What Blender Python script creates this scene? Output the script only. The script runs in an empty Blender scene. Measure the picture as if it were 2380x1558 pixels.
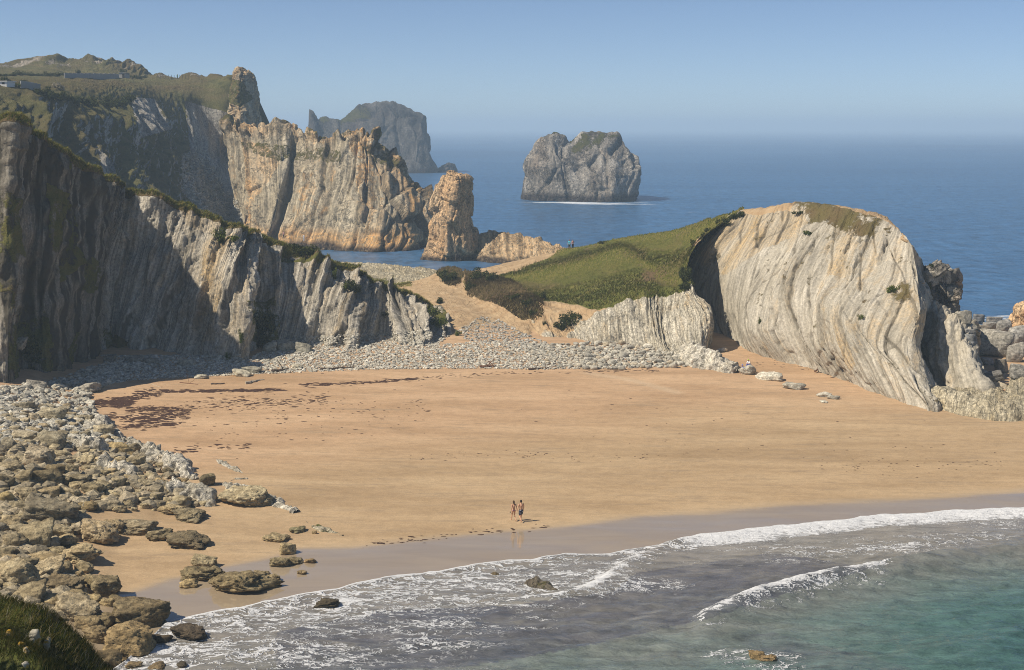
import bpy, bmesh, math, random
import numpy as np
from mathutils import Vector, Matrix
from mathutils.bvhtree import BVHTree
R_ = math.radians
random.seed(7)
RNG = np.random.default_rng(11)
SC = bpy.context.scene
COL = SC.collection

# ------------------------------------------------------------------ camera, sky, sun, exposure
H = 31.5                      # eye height above the sea
FV = 3306.0                   # focal length in units of a 2380 px wide picture
PITCH = math.atan(483.5 / FV)
cam_d = bpy.data.cameras.new('camera'); cam = bpy.data.objects.new('camera', cam_d); COL.objects.link(cam)
cam.location = (0, 0, H); cam.rotation_euler = (math.pi / 2 - PITCH, 0, 0)
cam_d.sensor_width = 36.0; cam_d.lens = 36.0 * FV / 2380.0
cam_d.clip_start = 0.5; cam_d.clip_end = 120000
SC.camera = cam

SUN_EL = R_(49); SUN_A = R_(20)            # the sun stands to the left of and a little behind the viewer
TO_SUN = Vector((-math.cos(SUN_EL) * math.cos(SUN_A), -math.cos(SUN_EL) * math.sin(SUN_A), math.sin(SUN_EL)))
world = bpy.data.worlds.new('World'); SC.world = world; world.use_nodes = True
wn, wl = world.node_tree.nodes, world.node_tree.links
wn.clear()
wo = wn.new('ShaderNodeOutputWorld'); wb = wn.new('ShaderNodeBackground'); sky = wn.new('ShaderNodeTexSky')
sky.sky_type = 'NISHITA'; sky.sun_disc = False
sky.sun_elevation = SUN_EL; sky.sun_rotation = math.atan2(TO_SUN.x, TO_SUN.y)
sky.altitude = 0; sky.air_density = 0.45; sky.dust_density = 0.25; sky.ozone_density = 2.3
wb.inputs['Strength'].default_value = 0.10
wl.new(sky.outputs[0], wb.inputs['Color']); wl.new(wb.outputs[0], wo.inputs['Surface'])
sun_d = bpy.data.lights.new('sun', 'SUN'); sun_d.energy = 5.0; sun_d.angle = R_(0.53); sun_d.color = (1.0, 0.90, 0.76)
sun = bpy.data.objects.new('sun', sun_d); COL.objects.link(sun)
sun.rotation_euler = TO_SUN.to_track_quat('Z', 'Y').to_euler()
SC.view_settings.view_transform = 'Standard'; SC.view_settings.look = 'None'
SC.view_settings.gamma = 1.0; SC.view_settings.use_curve_mapping = False
SC.view_settings.exposure = 0.12
SC.render.engine = 'CYCLES'
SC.cycles.use_denoising = True; SC.cycles.denoiser = 'OPENIMAGEDENOISE'; SC.cycles.denoising_input_passes = 'RGB_ALBEDO_NORMAL'; SC.cycles.denoising_prefilter = 'NONE'
SC.cycles.filter_width = 1.0
SC.cycles.max_bounces = 5; SC.cycles.diffuse_bounces = 2; SC.cycles.glossy_bounces = 2
SC.cycles.transmission_bounces = 2; SC.cycles.transparent_max_bounces = 6; SC.cycles.volume_bounces = 1
SC.cycles.caustics_reflective = False; SC.cycles.caustics_refractive = False

# ------------------------------------------------------------------ pixel rays -> places
CP, SP = math.cos(PITCH), math.sin(PITCH)
def ray(vx, vy):
    a, b = vx - 1190.0, 779.0 - vy
    return np.array([a, CP * FV + SP * b, -SP * FV + CP * b])
def W(vx, vy, Y):                       # the point of that ray that lies Y metres ahead
    d = ray(vx, vy); return np.array([0, 0, H]) + d * (Y / d[1])
def G(vx, vy, z=0.0):                   # the point of that ray at height z
    d = ray(vx, vy); return np.array([0, 0, H]) + d * ((z - H) / d[2])
def proj(P):
    P = np.asarray(P, float); x = P[..., 0]; y = P[..., 1]; z = P[..., 2] - H
    f = y * CP - z * SP; u = y * SP + z * CP
    return np.stack([1190 + FV * x / f, 779 - FV * u / f], -1)
def inpoly(pts, poly):
    x, y = pts[..., 0], pts[..., 1]; inside = np.zeros(x.shape, bool); n = len(poly)
    for i in range(n):
        x1, y1 = poly[i]; x2, y2 = poly[(i + 1) % n]
        c = ((y1 > y) != (y2 > y)) & (x < (x2 - x1) * (y - y1) / (y2 - y1 + 1e-12) + x1)
        inside ^= c
    return inside
def polydist(pts, line):                # distance of 2-D points from an open polyline
    best = np.full(pts.shape[:-1], 1e9)
    for a, b in zip(line[:-1], line[1:]):
        a = np.array(a, float); b = np.array(b, float); ab = b - a
        t = np.clip(((pts - a) @ ab) / (ab @ ab + 1e-12), 0, 1)
        d = np.linalg.norm(pts - (a + t[..., None] * ab), axis=-1)
        best = np.minimum(best, d)
    return best
def sstep(a, b, x):
    t = np.clip((x - a) / (b - a), 0, 1); return t * t * (3 - 2 * t)

# ------------------------------------------------------------------ noise
_perm = np.random.default_rng(3).permutation(256); _perm = np.concatenate([_perm, _perm, _perm])
_g = np.array([[1,1,0],[-1,1,0],[1,-1,0],[-1,-1,0],[1,0,1],[-1,0,1],[1,0,-1],[-1,0,-1],[0,1,1],[0,-1,1],[0,1,-1],[0,-1,-1]], float)
def perlin(x, y, z=0.0):
    x, y, z = np.broadcast_arrays(np.asarray(x, float), np.asarray(y, float), np.asarray(z, float))
    xi, yi, zi = np.floor(x).astype(int), np.floor(y).astype(int), np.floor(z).astype(int)
    xf, yf, zf = x - xi, y - yi, z - zi
    u, v, w = [t * t * t * (t * (t * 6 - 15) + 10) for t in (xf, yf, zf)]
    xi, yi, zi = xi & 255, yi & 255, zi & 255
    def gr(a, b, c):
        h = _perm[_perm[_perm[(xi + a) & 255] + ((yi + b) & 255)] + ((zi + c) & 255)] % 12
        g = _g[h]; return g[..., 0] * (xf - a) + g[..., 1] * (yf - b) + g[..., 2] * (zf - c)
    l = lambda a, b, t: a + t * (b - a)
    return l(l(l(gr(0,0,0), gr(1,0,0), u), l(gr(0,1,0), gr(1,1,0), u), v),
             l(l(gr(0,0,1), gr(1,0,1), u), l(gr(0,1,1), gr(1,1,1), u), v), w)
def fbm(x, y, z=0.0, o=4, gain=0.5):
    s = 0; a = 1.0; f = 1.0
    for i in range(o):
        s = s + a * perlin(x * f + 17.3 * i, y * f + 5.1 * i, np.asarray(z) * f + 9.7 * i); a *= gain; f *= 2.03
    return s
def ridged(x, y, z=0.0, o=4):
    s = 0; a = 1.0; f = 1.0
    for i in range(o):
        s = s + a * (1 - 2 * np.abs(perlin(x * f + 3.3 * i, y * f + 8.1 * i, np.asarray(z) * f + 2.7 * i))); a *= 0.5; f *= 2.1
    return s
def hsh(n):
    v = np.sin(np.asarray(n, float) * 12.9898 + 4.1) * 43758.5453; return v - np.floor(v)
def terrace(x, k, w=0.18):
    t = x * k; f = np.floor(t); return (f + sstep(1 - w, 1, t - f)) / k
def beds(s, t, w, wob=0.3, along=0.12):          # proud and recessed beds across s
    k = (s + wob * w * fbm(s * 0.2 / w, t * along, 3.3, 3)) / w
    i = np.floor(k); f = k - i
    a = hsh(i) * 0.6 + 0.4 * (perlin(i * 7.31 + 0.5, t * along * 1.7, 0.37) + 0.5)
    b = hsh(i + 1) * 0.6 + 0.4 * (perlin((i + 1) * 7.31 + 0.5, t * along * 1.7, 0.37) + 0.5)
    return a + (b - a) * sstep(0.8, 1.0, f) - 0.5
def cells(x, y, z):                               # F2-F1 of jittered cells, and the id of the nearest
    xi, yi, zi = np.floor(x).astype(int), np.floor(y).astype(int), np.floor(z).astype(int)
    f1 = np.full(x.shape, 9.0); f2 = np.full(x.shape, 9.0); idn = np.zeros(x.shape)
    for a in (-1, 0, 1):
        for b in (-1, 0, 1):
            for c in (-1, 0, 1):
                h = (xi + a) * 73.1 + (yi + b) * 157.7 + (zi + c) * 311.3
                dx = xi + a + hsh(h) - x; dy = yi + b + hsh(h + 1.7) - y; dz = zi + c + hsh(h + 3.1) - z
                d = np.sqrt(dx * dx + dy * dy + dz * dz)
                n = d < f1
                f2 = np.where(n, f1, np.minimum(f2, d)); idn = np.where(n, hsh(h + 5.9), idn); f1 = np.where(n, d, f1)
    return f2 - f1, idn

# ------------------------------------------------------------------ object helpers
def tag(o, label=None, cat=None, group=None, kind=None):
    if label: o['label'] = label
    if cat: o['category'] = cat
    if group: o['group'] = group
    if kind: o['kind'] = kind
    return o
def link(o, parent=None):
    COL.objects.link(o)
    if parent is not None: o.parent = parent
    return o
def empty(name, loc=(0, 0, 0), rz=0.0):
    o = bpy.data.objects.new(name, None); o.location = Vector(loc); o.rotation_euler = (0, 0, rz); o.empty_display_size = 0.2
    return link(o)
def mesh_np(name, V, F, mat, attrs=None, smooth=True, parent=None):
    me = bpy.data.meshes.new(name)
    V = np.asarray(V, np.float32); F = np.asarray(F, np.int32)
    me.vertices.add(len(V)); me.vertices.foreach_set('co', V.ravel())
    n = F.shape[1]
    me.loops.add(F.size); me.loops.foreach_set('vertex_index', F.ravel())
    me.polygons.add(len(F)); me.polygons.foreach_set('loop_start', np.arange(0, F.size, n, dtype=np.int32))
    try: me.polygons.foreach_set('loop_total', np.full(len(F), n, np.int32))
    except Exception: pass
    me.polygons.foreach_set('use_smooth', np.full(len(F), smooth, bool))
    for k, a in (attrs or {}).items():
        a = np.asarray(a, np.float32)
        if a.ndim == 2:
            at = me.attributes.new(k, 'FLOAT_VECTOR', 'POINT'); at.data.foreach_set('vector', a.ravel())
        else:
            at = me.attributes.new(k, 'FLOAT', 'POINT'); at.data.foreach_set('value', a.ravel())
    me.update(calc_edges=True); me.validate()
    if mat: me.materials.append(mat)
    o = bpy.data.objects.new(name, me)
    return link(o, parent)
def grid_faces(nv, nu, closed=False):
    i = np.arange(nv - 1)[:, None] * nu; j = np.arange(nu if closed else nu - 1)[None, :]; j2 = (j + 1) % nu
    return np.stack([i + j, i + j2, i + nu + j2, i + nu + j], -1).reshape(-1, 4)
TERRAIN = []                                # coarse copies of everything one can stand on
def remember(Pg, stride=2):
    g = Pg[::stride, ::stride]; TERRAIN.append((g.reshape(-1, 3), grid_faces(g.shape[0], g.shape[1])))

def catmull(P, t):                           # P (K,...) sampled at float indices t
    K = len(P); t = np.clip(t, 0, K - 1 - 1e-9); i = np.floor(t).astype(int); f = t - i
    f = f.reshape((-1,) + (1,) * (P.ndim - 1))
    p0 = P[np.maximum(i - 1, 0)]; p1 = P[i]; p2 = P[np.minimum(i + 1, K - 1)]; p3 = P[np.minimum(i + 2, K - 1)]
    return 0.5 * (2 * p1 + (p2 - p0) * f + (2 * p0 - 5 * p1 + 4 * p2 - p3) * f * f + (3 * p1 - p0 - 3 * p2 + p3) * f ** 3)
def lin(P, t):
    K = len(P); t = np.clip(t, 0, K - 1 - 1e-9); i = np.floor(t).astype(int); f = (t - i).reshape((-1,) + (1,) * (P.ndim - 1))
    return P[i] * (1 - f) + P[i + 1] * f
def rib(pts, K=None, back=(), foot=2.0):
    """pts: (vx,vy,Y) up the face; a missing Y is filled in along the way; back: offsets from the last point (or absolute z as 4th)"""
    px = np.array([[p[0], p[1]] for p in pts], float)
    arc = np.concatenate([[0], np.cumsum(np.linalg.norm(np.diff(px, axis=0), axis=1))])
    known = [i for i, p in enumerate(pts) if len(p) > 2 and p[2] is not None]
    Y = np.interp(arc, arc[known], [pts[i][2] for i in known])
    P = np.array([W(px[i, 0], px[i, 1], Y[i]) for i in range(len(pts))])
    if K:
        l = np.concatenate([[0], np.cumsum(np.linalg.norm(np.diff(P, axis=0), axis=1))])
        tt = np.interp(np.linspace(0, l[-1], K), l, np.arange(len(P)))
        P = catmull(P, tt)
    out = [P[0] - np.array([0, 0, foot])] + list(P)
    last = P[-1]
    for b in back:
        q = last + np.array([b[0], b[1], 0.0]); q[2] = b[2] if len(b) > 3 else last[2] + b[2]
        if len(b) > 3: out.append(out[-1] * .8 + q * .2)          # eases the crest over into the back slope
        out.append(q)
    return np.array(out)
def loft(ribs, segs, du, vlin=False, ulin=False):
    ribs = np.array(ribs)                    # R,K,3
    Rn, K = ribs.shape[:2]
    if len(segs) == K - 2: segs = list(segs[:-1]) + [6, segs[-1]]
    tv = np.concatenate([np.linspace(k, k + 1, s, endpoint=False) for k, s in enumerate(segs)] + [[K - 1]])
    cols = (lin if vlin else catmull)(ribs.transpose(1, 0, 2), tv)      # V,R,3
    mid = cols[: sum(segs[:-2]) or None]
    ch = np.linalg.norm(np.diff(mid, axis=1), axis=2).mean(0)
    arc = np.concatenate([[0], np.cumsum(ch)]); nu = max(8, int(arc[-1] / du))
    su = np.linspace(0, arc[-1], nu); tu = np.interp(su, arc, np.arange(Rn))
    g = (lin if ulin else catmull)(cols.transpose(1, 0, 2), tu).transpose(1, 0, 2)    # V,U,3
    return g, su, tv, tu
def normals(g):
    du = np.gradient(g, axis=1); dv = np.gradient(g, axis=0)
    n = np.cross(du, dv); n /= (np.linalg.norm(n, axis=2, keepdims=True) + 1e-9)
    return n
def arcs(g, su):
    S = np.broadcast_to(su[None, :], g.shape[:2])
    l = np.linalg.norm(np.diff(g, axis=0), axis=2); T = np.concatenate([np.zeros((1, g.shape[1])), np.cumsum(l, 0)], 0)
    return S, T
def joints(d, g, lo=0.9, hi=2.2):
    du = np.linalg.norm(np.gradient(g, axis=1), axis=2) + 1e-3; dv = np.linalg.norm(np.gradient(g, axis=0), axis=2) + 1e-3
    return sstep(lo, hi, np.hypot(np.gradient(d, axis=1) / du, np.gradient(d, axis=0) / dv))
def surf_object(name, g, mat, S, T, attrs, stride=3, terrain=True):
    sc = np.stack([S, T, np.zeros_like(S)], -1).reshape(-1, 3)
    a = {'sc': sc}
    for k, v in attrs.items(): a[k] = np.asarray(np.broadcast_to(v, g.shape[:2])).reshape(-1)
    if terrain: remember(g, stride)
    return mesh_np(name, g.reshape(-1, 3), grid_faces(*g.shape[:2]), mat, a)

# ------------------------------------------------------------------ node helpers
class NT:
    def __init__(s, name):
        s.m = bpy.data.materials.new(name); s.m.use_nodes = True
        s.n = s.m.node_tree.nodes; s.l = s.m.node_tree.links; s.n.clear()
        s.out = s.n.new('ShaderNodeOutputMaterial')
    def put(s, v, sock):
        if v is None: return
        if isinstance(v, bpy.types.NodeSocket): s.l.new(v, sock)
        else:
            if sock.type == 'RGBA' and len(v) == 3: v = (*v, 1)
            sock.default_value = v
    def attr(s, name, what='Fac'):
        a = s.n.new('ShaderNodeAttribute'); a.attribute_name = name; return a.outputs[what]
    def pos(s): return s.n.new('ShaderNodeTexCoord').outputs['Object']
    def geo(s, k): return s.n.new('ShaderNodeNewGeometry').outputs[k]
    def map(s, v, scale=(1, 1, 1), loc=(0, 0, 0)):
        m = s.n.new('ShaderNodeMapping'); s.put(v, m.inputs[0]); m.inputs['Scale'].default_value = scale; m.inputs['Location'].default_value = loc
        return m.outputs[0]
    def noise(s, v, scale=1.0, detail=4, rough=0.55, dist=0.0, col=False):
        m = s.n.new('ShaderNodeTexNoise'); s.put(v, m.inputs['Vector']); m.inputs['Scale'].default_value = scale
        m.inputs['Detail'].default_value = detail; m.inputs['Roughness'].default_value = rough; m.inputs['Distortion'].default_value = dist
        return m.outputs[1 if col else 0]
    def voro(s, v, scale=1.0, feat='DISTANCE_TO_EDGE', rnd=1.0):
        m = s.n.new('ShaderNodeTexVoronoi'); m.feature = feat; s.put(v, m.inputs['Vector']); m.inputs['Scale'].default_value = scale
        m.inputs['Randomness'].default_value = rnd
        return m.outputs['Color'] if feat == 'F1' else m.outputs[0]
    def math(s, op, a, b=0.5, c=None, clamp=False):
        m = s.n.new('ShaderNodeMath'); m.operation = op; m.use_clamp = clamp
        s.put(a, m.inputs[0]); s.put(b, m.inputs[1])
        if c is not None: s.put(c, m.inputs[2])
        return m.outputs[0]
    def ss(s, x, a, b, lo=0.0, hi=1.0):
        m = s.n.new('ShaderNodeMapRange'); m.interpolation_type = 'SMOOTHSTEP'
        s.put(x, m.inputs['Value']); s.put(a, m.inputs['From Min']); s.put(b, m.inputs['From Max'])
        m.inputs['To Min'].default_value = lo; m.inputs['To Max'].default_value = hi; return m.outputs[0]
    def ramp(s, f, stops):
        m = s.n.new('ShaderNodeValToRGB'); e = m.color_ramp.elements
        while len(e) < len(stops): e.new(0.5)
        for k, (p, c) in zip(e, stops): k.position = p; k.color = (*c, 1)
        s.put(f, m.inputs[0]); return m.outputs[0]
    def mix(s, f, a, b, mode='MIX'):
        m = s.n.new('ShaderNodeMix'); m.data_type = 'RGBA'; m.blend_type = mode; m.clamp_factor = True
        s.put(f, m.inputs[0]); s.put(a, m.inputs[6]); s.put(b, m.inputs[7]); return m.outputs[2]
    def vadd(s, a, b, k=1.0):
        m = s.n.new('ShaderNodeVectorMath'); m.operation = 'MULTIPLY_ADD'; s.put(b, m.inputs[0]); m.inputs[1].default_value = (k, k, k); s.put(a, m.inputs[2])
        return m.outputs[0]
    def bump(s, h, strength=0.5, dist=0.1, nrm=None):
        m = s.n.new('ShaderNodeBump'); m.inputs['Strength'].default_value = strength; m.inputs['Distance'].default_value = dist
        s.put(h, m.inputs['Height']); s.put(nrm, m.inputs['Normal']); return m.outputs[0]
    def bsdf(s, col, rough=0.9, spec=0.25, nrm=None, **kw):
        m = s.n.new('ShaderNodeBsdfPrincipled'); s.put(col, m.inputs['Base Color']); s.put(rough, m.inputs['Roughness'])
        s.put(spec, m.inputs['Specular IOR Level']); s.put(nrm, m.inputs['Normal'])
        for k, v in kw.items(): s.put(v, m.inputs[k])
        return m.outputs[0]
    def done(s, sh): s.l.new(sh, s.out.inputs['Surface']); return s.m
def sat(c, k): return tuple(x * k for x in c)

VEG_A, VEG_B, VEG_C = (0.105, 0.115, 0.028), (0.165, 0.155, 0.045), (0.19, 0.14, 0.07)
def rock_mat(name, c_dark, c_mid, c_light, c_ochre, och=0.35, ks=1.6, kt=0.12, fine=1.0, lines=0.35, bump=0.6, bdist=0.12, crack=0.0, veg=(VEG_A, VEG_B, VEG_C), cell=0.5, grain=1.0):
    t = NT(name); sc = t.attr('sc', 'Vector'); p = t.pos()
    wob = t.noise(p, 0.25, 3, 0.5, col=True)
    sv = t.vadd(t.map(sc, (ks, kt, 1)), wob, 0.7)
    n1 = t.noise(sv, 1.0, 6, 0.62)
    sv2 = t.vadd(t.map(sc, (ks * 3.6, kt * 1.6, 1)), wob, 1.1)
    n2 = t.noise(sv2, 1.0, 4, 0.6)
    big = t.noise(p, 0.11, 4, 0.6)
    fin = t.noise(p, 3.2 * fine, 6, 0.65)
    f = t.math('ADD', t.math('MULTIPLY', n1, 0.6), t.math('MULTIPLY', big, 0.4))
    col = t.ramp(f, [(0.32, c_dark), (0.48, c_mid), (0.66, c_light)])
    om = t.ss(t.noise(t.vadd(t.map(sc, (ks * 0.35, kt * 0.8, 1)), wob, 1.2), 1.0, 5, 0.65), 0.5, 0.68)
    om = t.math('MAXIMUM', t.math('MULTIPLY', om, och), t.attr('och'))
    col = t.mix(t.math('MULTIPLY', om, t.ss(fin, 0.2, 0.65)), col, c_ochre)
    v = t.ss(fin, 0.30, 0.70, 1 - .42 * grain, 1 + .34 * grain)
    v = t.math('MULTIPLY', v, t.ss(n2, 0.30, 0.68, 1 - lines * 1.1, 1 + lines * 0.9))
    v = t.math('MULTIPLY', v, t.ss(t.noise(p, 9.0 * fine, 4, 0.7), 0.36, 0.62, 1 - .28 * grain, 1 + .16 * grain))
    col = t.mix(1.0, col, v, 'MULTIPLY')
    hgt = t.math('ADD', t.math('MULTIPLY', n2, 1.3), t.math('MULTIPLY', fin, 0.3 + 0.8 * grain))
    hgt = t.math('ADD', hgt, t.math('MULTIPLY', n1, 1.2))
    if crack:
        cv = t.vadd(t.map(sc, (cell, cell * 0.45, 1)), t.noise(p, 0.6, 4, 0.6, col=True), 0.9)
        ck = t.ss(t.voro(cv, 1.0), 0.0, 0.035)
        hgt = t.math('MULTIPLY_ADD', ck, crack, hgt)
        col = t.mix(t.math('MULTIPLY', t.math('SUBTRACT', 1.0, ck), 0.28), col, sat(c_dark, 0.7))
    col = t.mix(t.math('MULTIPLY', t.attr('joint'), 0.78), col, sat(c_dark, 0.5))  # dark joints, and the painted shade of the sea cliff's high wall
    wet = t.attr('wet'); col = t.mix(t.math('MULTIPLY', wet, t.ss(fin, 0.15, 0.55)), col, (0.035, 0.026, 0.022))
    vn = t.noise(p, 0.9, 6, 0.68); vn2 = t.noise(p, 0.22, 4, 0.6)
    vm = t.ss(t.math('ADD', t.attr('veg'), t.math('MULTIPLY', t.math('SUBTRACT', vn, 0.5), 1.6)), 0.40, 0.62)
    vc = t.ramp(t.math('ADD', t.math('MULTIPLY', vn2, 0.65), t.math('MULTIPLY', t.noise(p, 5.0, 3, 0.7), 0.35)), [(0.34, veg[0]), (0.52, veg[1]), (0.68, veg[2])])
    vc = t.mix(t.ss(t.noise(p, 0.45, 6, 0.7), 0.52, 0.66, 0, 0.6), vc, sat(veg[0], 0.75))
    vc = t.mix(t.attr('dry'), vc, (0.17, 0.115, 0.06))
    vc = t.mix(t.ss(t.noise(p, 0.33, 6, 0.72), 0.585, 0.66, 0, 0.75), vc, (0.20, 0.145, 0.08))
    vc = t.mix(1.0, vc, t.math('MULTIPLY_ADD', t.noise(p, 9.0, 2, 0.7), 1.4, 0.3), 'MULTIPLY')
    col = t.mix(vm, col, vc)
    sm = t.ss(t.math('ADD', t.attr('sand'), t.math('MULTIPLY', t.math('SUBTRACT', vn, 0.5), 0.7)), 0.4, 0.62)
    scol = t.ramp(t.noise(p, 0.5, 5, 0.6), [(0.3, (0.36, 0.24, 0.13)), (0.7, (0.50, 0.37, 0.22))])
    col = t.mix(sm, col, scol)
    hgt = t.math('MULTIPLY_ADD', t.math('MULTIPLY', t.noise(p, 6.0, 3, 0.7), vm), 2.2, hgt)
    return t.done(t.bsdf(col, 0.92, 0.15, t.bump(hgt, bump, bdist)))

M = {}
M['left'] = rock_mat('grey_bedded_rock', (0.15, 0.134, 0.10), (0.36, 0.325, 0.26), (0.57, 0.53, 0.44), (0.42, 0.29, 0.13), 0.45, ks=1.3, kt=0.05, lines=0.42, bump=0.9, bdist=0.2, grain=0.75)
M['right'] = rock_mat('pale_limestone', (0.25, 0.22, 0.165), (0.41, 0.37, 0.29), (0.52, 0.475, 0.385), (0.46, 0.325, 0.16), 0.65, ks=0.7, kt=0.05, lines=0.24, grain=0.5, bump=0.8, bdist=0.16)
M['white'] = rock_mat('white_limestone', (0.30, 0.27, 0.20), (0.50, 0.46, 0.37), (0.62, 0.58, 0.49), (0.50, 0.36, 0.17), 0.45, ks=1.0, kt=0.22, lines=0.3, bump=0.8, crack=1.2, cell=0.9)
M['wall'] = rock_mat('ochre_streaked_rock', (0.17, 0.14, 0.10), (0.35, 0.30, 0.21), (0.49, 0.43, 0.315), (0.54, 0.30, 0.105), 0.95, ks=0.42, kt=0.03, lines=0.42, bump=0.9, bdist=0.3, fine=0.5, crack=0.8, cell=0.16, grain=0.7)
M['pillar'] = rock_mat('orange_rock', (0.33, 0.22, 0.12), (0.53, 0.37, 0.215), (0.66, 0.49, 0.30), (0.55, 0.31, 0.13), 0.5, ks=0.25, kt=0.12, lines=0.25, bump=0.9, bdist=0.3, fine=0.5, crack=1.5, cell=0.22)
M['island'] = rock_mat('grey_island_rock', (0.10, 0.09, 0.075), (0.22, 0.20, 0.17), (0.37, 0.345, 0.30), (0.30, 0.21, 0.13), 0.5, ks=0.12, kt=0.05, lines=0.35, bump=1.0, bdist=0.7, fine=0.3, crack=0.8, cell=0.09)
M['far'] = rock_mat('far_island_rock', (0.035, 0.032, 0.03), (0.075, 0.07, 0.062), (0.15, 0.14, 0.125), (0.10, 0.065, 0.042), 0.5, ks=0.10, kt=0.04, lines=0.35, bump=1.0, bdist=1.0, fine=0.25)
M['head'] = rock_mat('headland_rock', (0.13, 0.125, 0.11), (0.22, 0.21, 0.18), (0.34, 0.32, 0.27), (0.27, 0.19, 0.10), 0.3, ks=0.25, kt=0.04, lines=0.35, bump=1.0, bdist=0.4, fine=0.5)
M['ledge'] = rock_mat('ledge_rock', (0.24, 0.20, 0.13), (0.38, 0.33, 0.225), (0.50, 0.45, 0.33), (0.36, 0.27, 0.12), 0.4, ks=1.3, kt=0.35, lines=0.4, bump=0.9, crack=0.8, cell=0.7)

# ------------------------------------------------------------------ beach
SHORE = np.array([G(*p) for p in [(-60, 1760), (200, 1600), (290, 1540), (385, 1452), (520, 1420), (640, 1400), (780, 1375), (900, 1350), (1000, 1335), (1160, 1310), (1300, 1297),
         (1440, 1285), (1500, 1277), (1640, 1250), (1800, 1230), (2000, 1210), (2200, 1195), (2380, 1185), (2700, 1165), (3300, 1140)]])
SHORE[0, 0] = min(SHORE[0, 0], -27)
_sf = np.polyfit(SHORE[3:, 0], SHORE[3:, 1], 2)
def ys(x): return np.interp(x, SHORE[:, 0], SHORE[:, 1])
def ysm(x): return np.polyval(_sf, np.clip(x, -60, 75))
WETL = np.array([G(*p, 0.45) for p in [(150, 1420), (270, 1376), (400, 1338), (520, 1312), (640, 1284), (700, 1268), (830, 1266), (1000, 1244), (1200, 1222), (1320, 1212), (1500, 1190),
         (1660, 1178), (1800, 1166), (2000, 1155), (2150, 1148), (2380, 1130), (2700, 1110)]])
def ywet(x): return np.interp(x, WETL[:, 0], WETL[:, 1])
BANK = np.array([G(*p, 2.2) for p in [(-200, 1010), (100, 945), (200, 915), (300, 888), (430, 880), (560, 872), (700, 866), (860, 860), (1000, 858), (1130, 857), (1250, 860), (1400, 855), (1560, 850),
         (1640, 852), (1720, 845), (1800, 838), (1900, 800)]])
def ybank(x): return np.interp(x, BANK[:, 0], BANK[:, 1])
EDGE = np.array([(-19, 60), (-24.5, 80), (-25, 90), (-28, 98), (-30, 104), (-26, 114), (-29, 124), (-35, 132), (-41, 142), (-46, 151), (-52, 170)], float)
def xedge(y): return np.interp(y, EDGE[:, 1], EDGE[:, 0])
def beach_z(x, y):
    x = np.asarray(x, float); y = np.asarray(y, float)
    d = (y - ysm(x)) * 0.92
    z = np.where(d > 0, 0.028 * d, 0.05 * d); z = np.maximum(z, -4)
    z = z + 0.35 * sstep(38, 58, d)
    z = z + 0.035 * np.clip(y - ybank(x), 0, 18) * sstep(62, 40, x)
    z = z + 0.16 * np.clip(xedge(y) - x, 0, 16)
    z = z + 0.10 * fbm(x * 0.05, y * 0.12, 2.2, 3) + 0.02 * fbm(x * 0.4, y * 0.9, 5.2, 2)
    return z
def Gb(vx, vy):
    z = 1.0
    for i in range(12):
        p = G(vx, vy, z); z = max(-0.05, 0.5 * z + 0.5 * float(beach_z(p[0], p[1])))
    return G(vx, vy, z)

t = NT('beach_sand'); p = t.pos()
wet = t.attr('wet'); back = t.attr('back')
n_str = t.noise(t.map(p, (0.05, 0.22, 1)), 1.0, 6, 0.6, 0.4)
n_big = t.noise(t.map(p, (0.02, 0.05, 1)), 1.0, 4, 0.55)
n_fin = t.noise(p, 9.0, 4, 0.7)
c_front = t.ramp(n_str, [(0.3, (0.34, 0.235, 0.13)), (0.5, (0.43, 0.305, 0.175)), (0.7, (0.50, 0.365, 0.215))])
c_back = t.ramp(n_str, [(0.3, (0.385, 0.25, 0.14)), (0.5, (0.48, 0.318, 0.185)), (0.7, (0.56, 0.385, 0.232))])
col = t.mix(t.ss(t.math('ADD', back, t.math('MULTIPLY', t.math('SUBTRACT', n_big, 0.5), 0.5)), 0.25, 0.8), c_front, c_back)
rip = t.noise(t.map(p, (0.16, 1.3, 1)), 1.0, 6, 0.7, 0.5)          # faint wind and ebb streaks
col = t.mix(t.ss(rip, 0.50, 0.68, 0, 0.55), col, (0.30, 0.225, 0.145))
spk = t.noise(t.map(p, (1.2, 3.0, 1)), 1.0, 5, 0.75, 0.4); col = t.mix(t.ss(spk, 0.58, 0.74, 0, 0.35), col, (0.26, 0.19, 0.12))
path = t.attr('pale'); col = t.mix(t.math('MULTIPLY', path, 0.35), col, (0.56, 0.45, 0.31))
col = t.mix(1.0, col, t.ss(n_fin, 0.3, 0.7, 0.86, 1.12), 'MULTIPLY')
trk = t.noise(t.map(p, (0.9, 1.3, 1)), 1.0, 6, 0.78, 0.2); col = t.mix(1.0, col, t.ss(trk, 0.36, 0.60, 0.89, 1.04), 'MULTIPLY')
wcol = t.ramp(t.noise(t.map(p, (0.1, 0.5, 1)), 1.0, 5, 0.6, 0.8), [(0.3, (0.28, 0.22, 0.15)), (0.7, (0.37, 0.30, 0.21))])
wm = t.ss(t.math('ADD', wet, t.math('MULTIPLY', t.math('SUBTRACT', t.noise(t.map(p, (0.06, 0.28, 1)), 1.0, 5, 0.62), 0.5), 0.6)), 0.12, 0.62)
col = t.mix(wm, col, wcol)
damp = t.ss(wet, 0.0, 0.4)
col = t.mix(t.math('MULTIPLY', damp, 0.25), col, (0.46, 0.35, 0.22))
rough = t.ss(wm, 0.0, 1.0, 0.9, 0.06)
h1 = t.math('ADD', t.math('MULTIPLY', rip, 0.7), t.math('MULTIPLY', n_fin, 0.25))
gl = t.math('MULTIPLY', t.noise(t.map(p, (0.5, 2.2, 1)), 1.0, 3, 0.6, 0.5), 0.05)
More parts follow.
